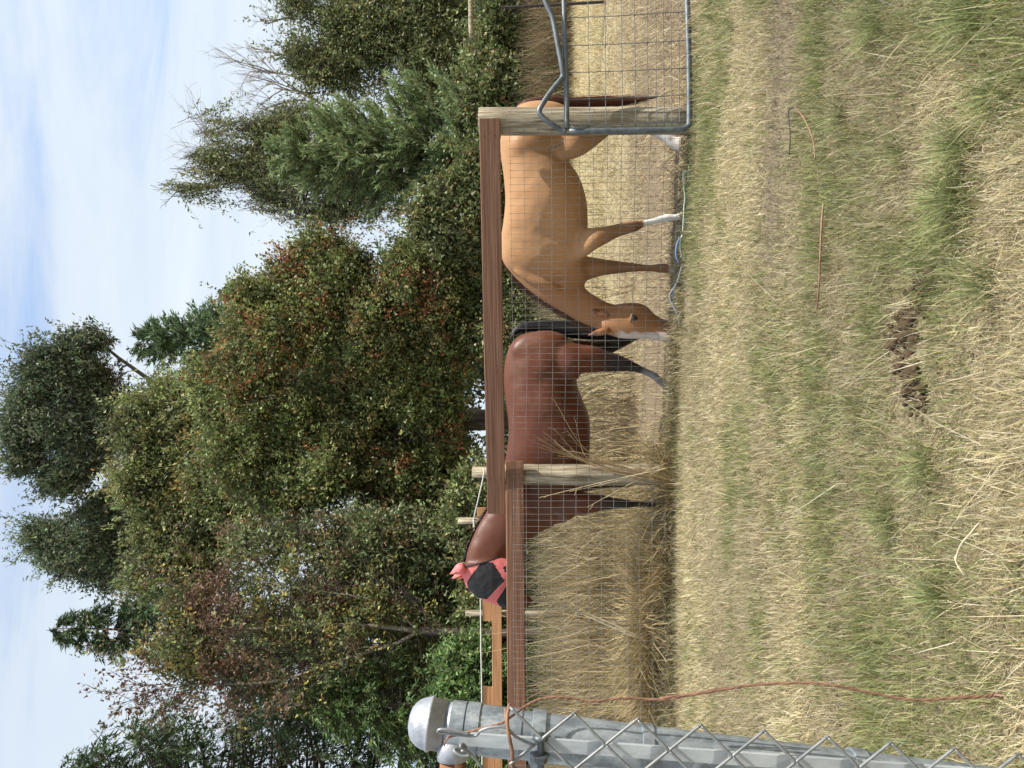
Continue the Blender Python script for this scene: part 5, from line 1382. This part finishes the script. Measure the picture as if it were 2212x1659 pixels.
tussock('dark brown tangled tussock at the feet of the masked horse', 1442, 1130, 6.42, 900, .26, .14, cols=[(.26, .19, .11), (.18, .13, .08), (.36, .28, .16)], bend=(.5, 1.3))
tussock('straw tuft at the fence foot between the masked horse and the golden tussock', 1452, 1230, 6.40, 900, .40, .13)
def stalks(name, label, base, tips, r, col, cat, sway=.03, via=None):
    t = thing(name, tuple(base), label, cat)
    for k, tp_ in enumerate(tips):
        b_ = np.asarray(base) + RNG.normal(0, .03, 3) * [1, .6, 0]
        mid = (b_ + tp_) / 2 + RNG.normal(0, sway, 3) if via is None else via + RNG.normal(0, sway, 3)
        m_ = MB(); p = bez([b_, mid, tp_], 8); m_.tube(p, np.linspace(r, r * .4, len(p)), 5, np.array(col) * RNG.uniform(.7, 1.2))
        for j in range(5, len(p), 2):
            if RNG.random() < .6: m_.tube([p[j], p[j] + unit(p[-1] - p[0]) * .05 + RNG.normal(0, .018, 3)], [r * .6, r * .3], 4, np.array(col) * .8)
        m_.build('stalk', M['straw'], t)
    return t
bs = P(1445, 1040, 6.17); bs[2] = 0
tips = [P(px, py, 6.12) for px, py in ((1145, 952), (1152, 938), (1165, 950), (1178, 945), (1190, 918), (1200, 930), (1160, 965), (1185, 968), (1210, 945), (1195, 955), (1220, 925), (1172, 932), (1215, 972), (1205, 985), (1195, 862), (1240, 900))]
stalks('dry_weed', 'bunch of tall brown weed stalks leaning right beside the middle fence post', bs, tips, .0042, (.42, .30, .17), 'weed', .03, via=P(1275, 995, 6.14))
bs = P(1445, 1345, 6.6); bs[2] = 0
stalks('dry_cane', 'two thick pale dry canes slanting behind the left fence', P(1440, 1405, 6.55) * [1, 1, 0], [P(1128, 1264, 6.6), P(1135, 1290, 6.6)], .0065, (.72, .64, .46), 'cane', .02, via=P(1290, 1338, 6.58))
stalks('dry_weed', 'thin pale stalks rising past the left board under the far post', P(1440, 1345, 6.9) * [1, 1, 0], [P(1040, 1372, 6.9), P(1072, 1330, 6.9), P(1048, 1410, 6.9), P(1150, 1300, 6.8), P(1085, 1432, 6.9)], .0036, (.58, .48, .30), 'weed', .04)
stalks('dry_weed', 'long single stalks crossing in front of the middle post foot', P(1452, 1000, 6.15) * [1, 1, 0], [P(1165, 1075, 6.12), P(1230, 1062, 6.12), P(1270, 1095, 6.12)], .0038, (.62, .53, .34), 'weed', .02)
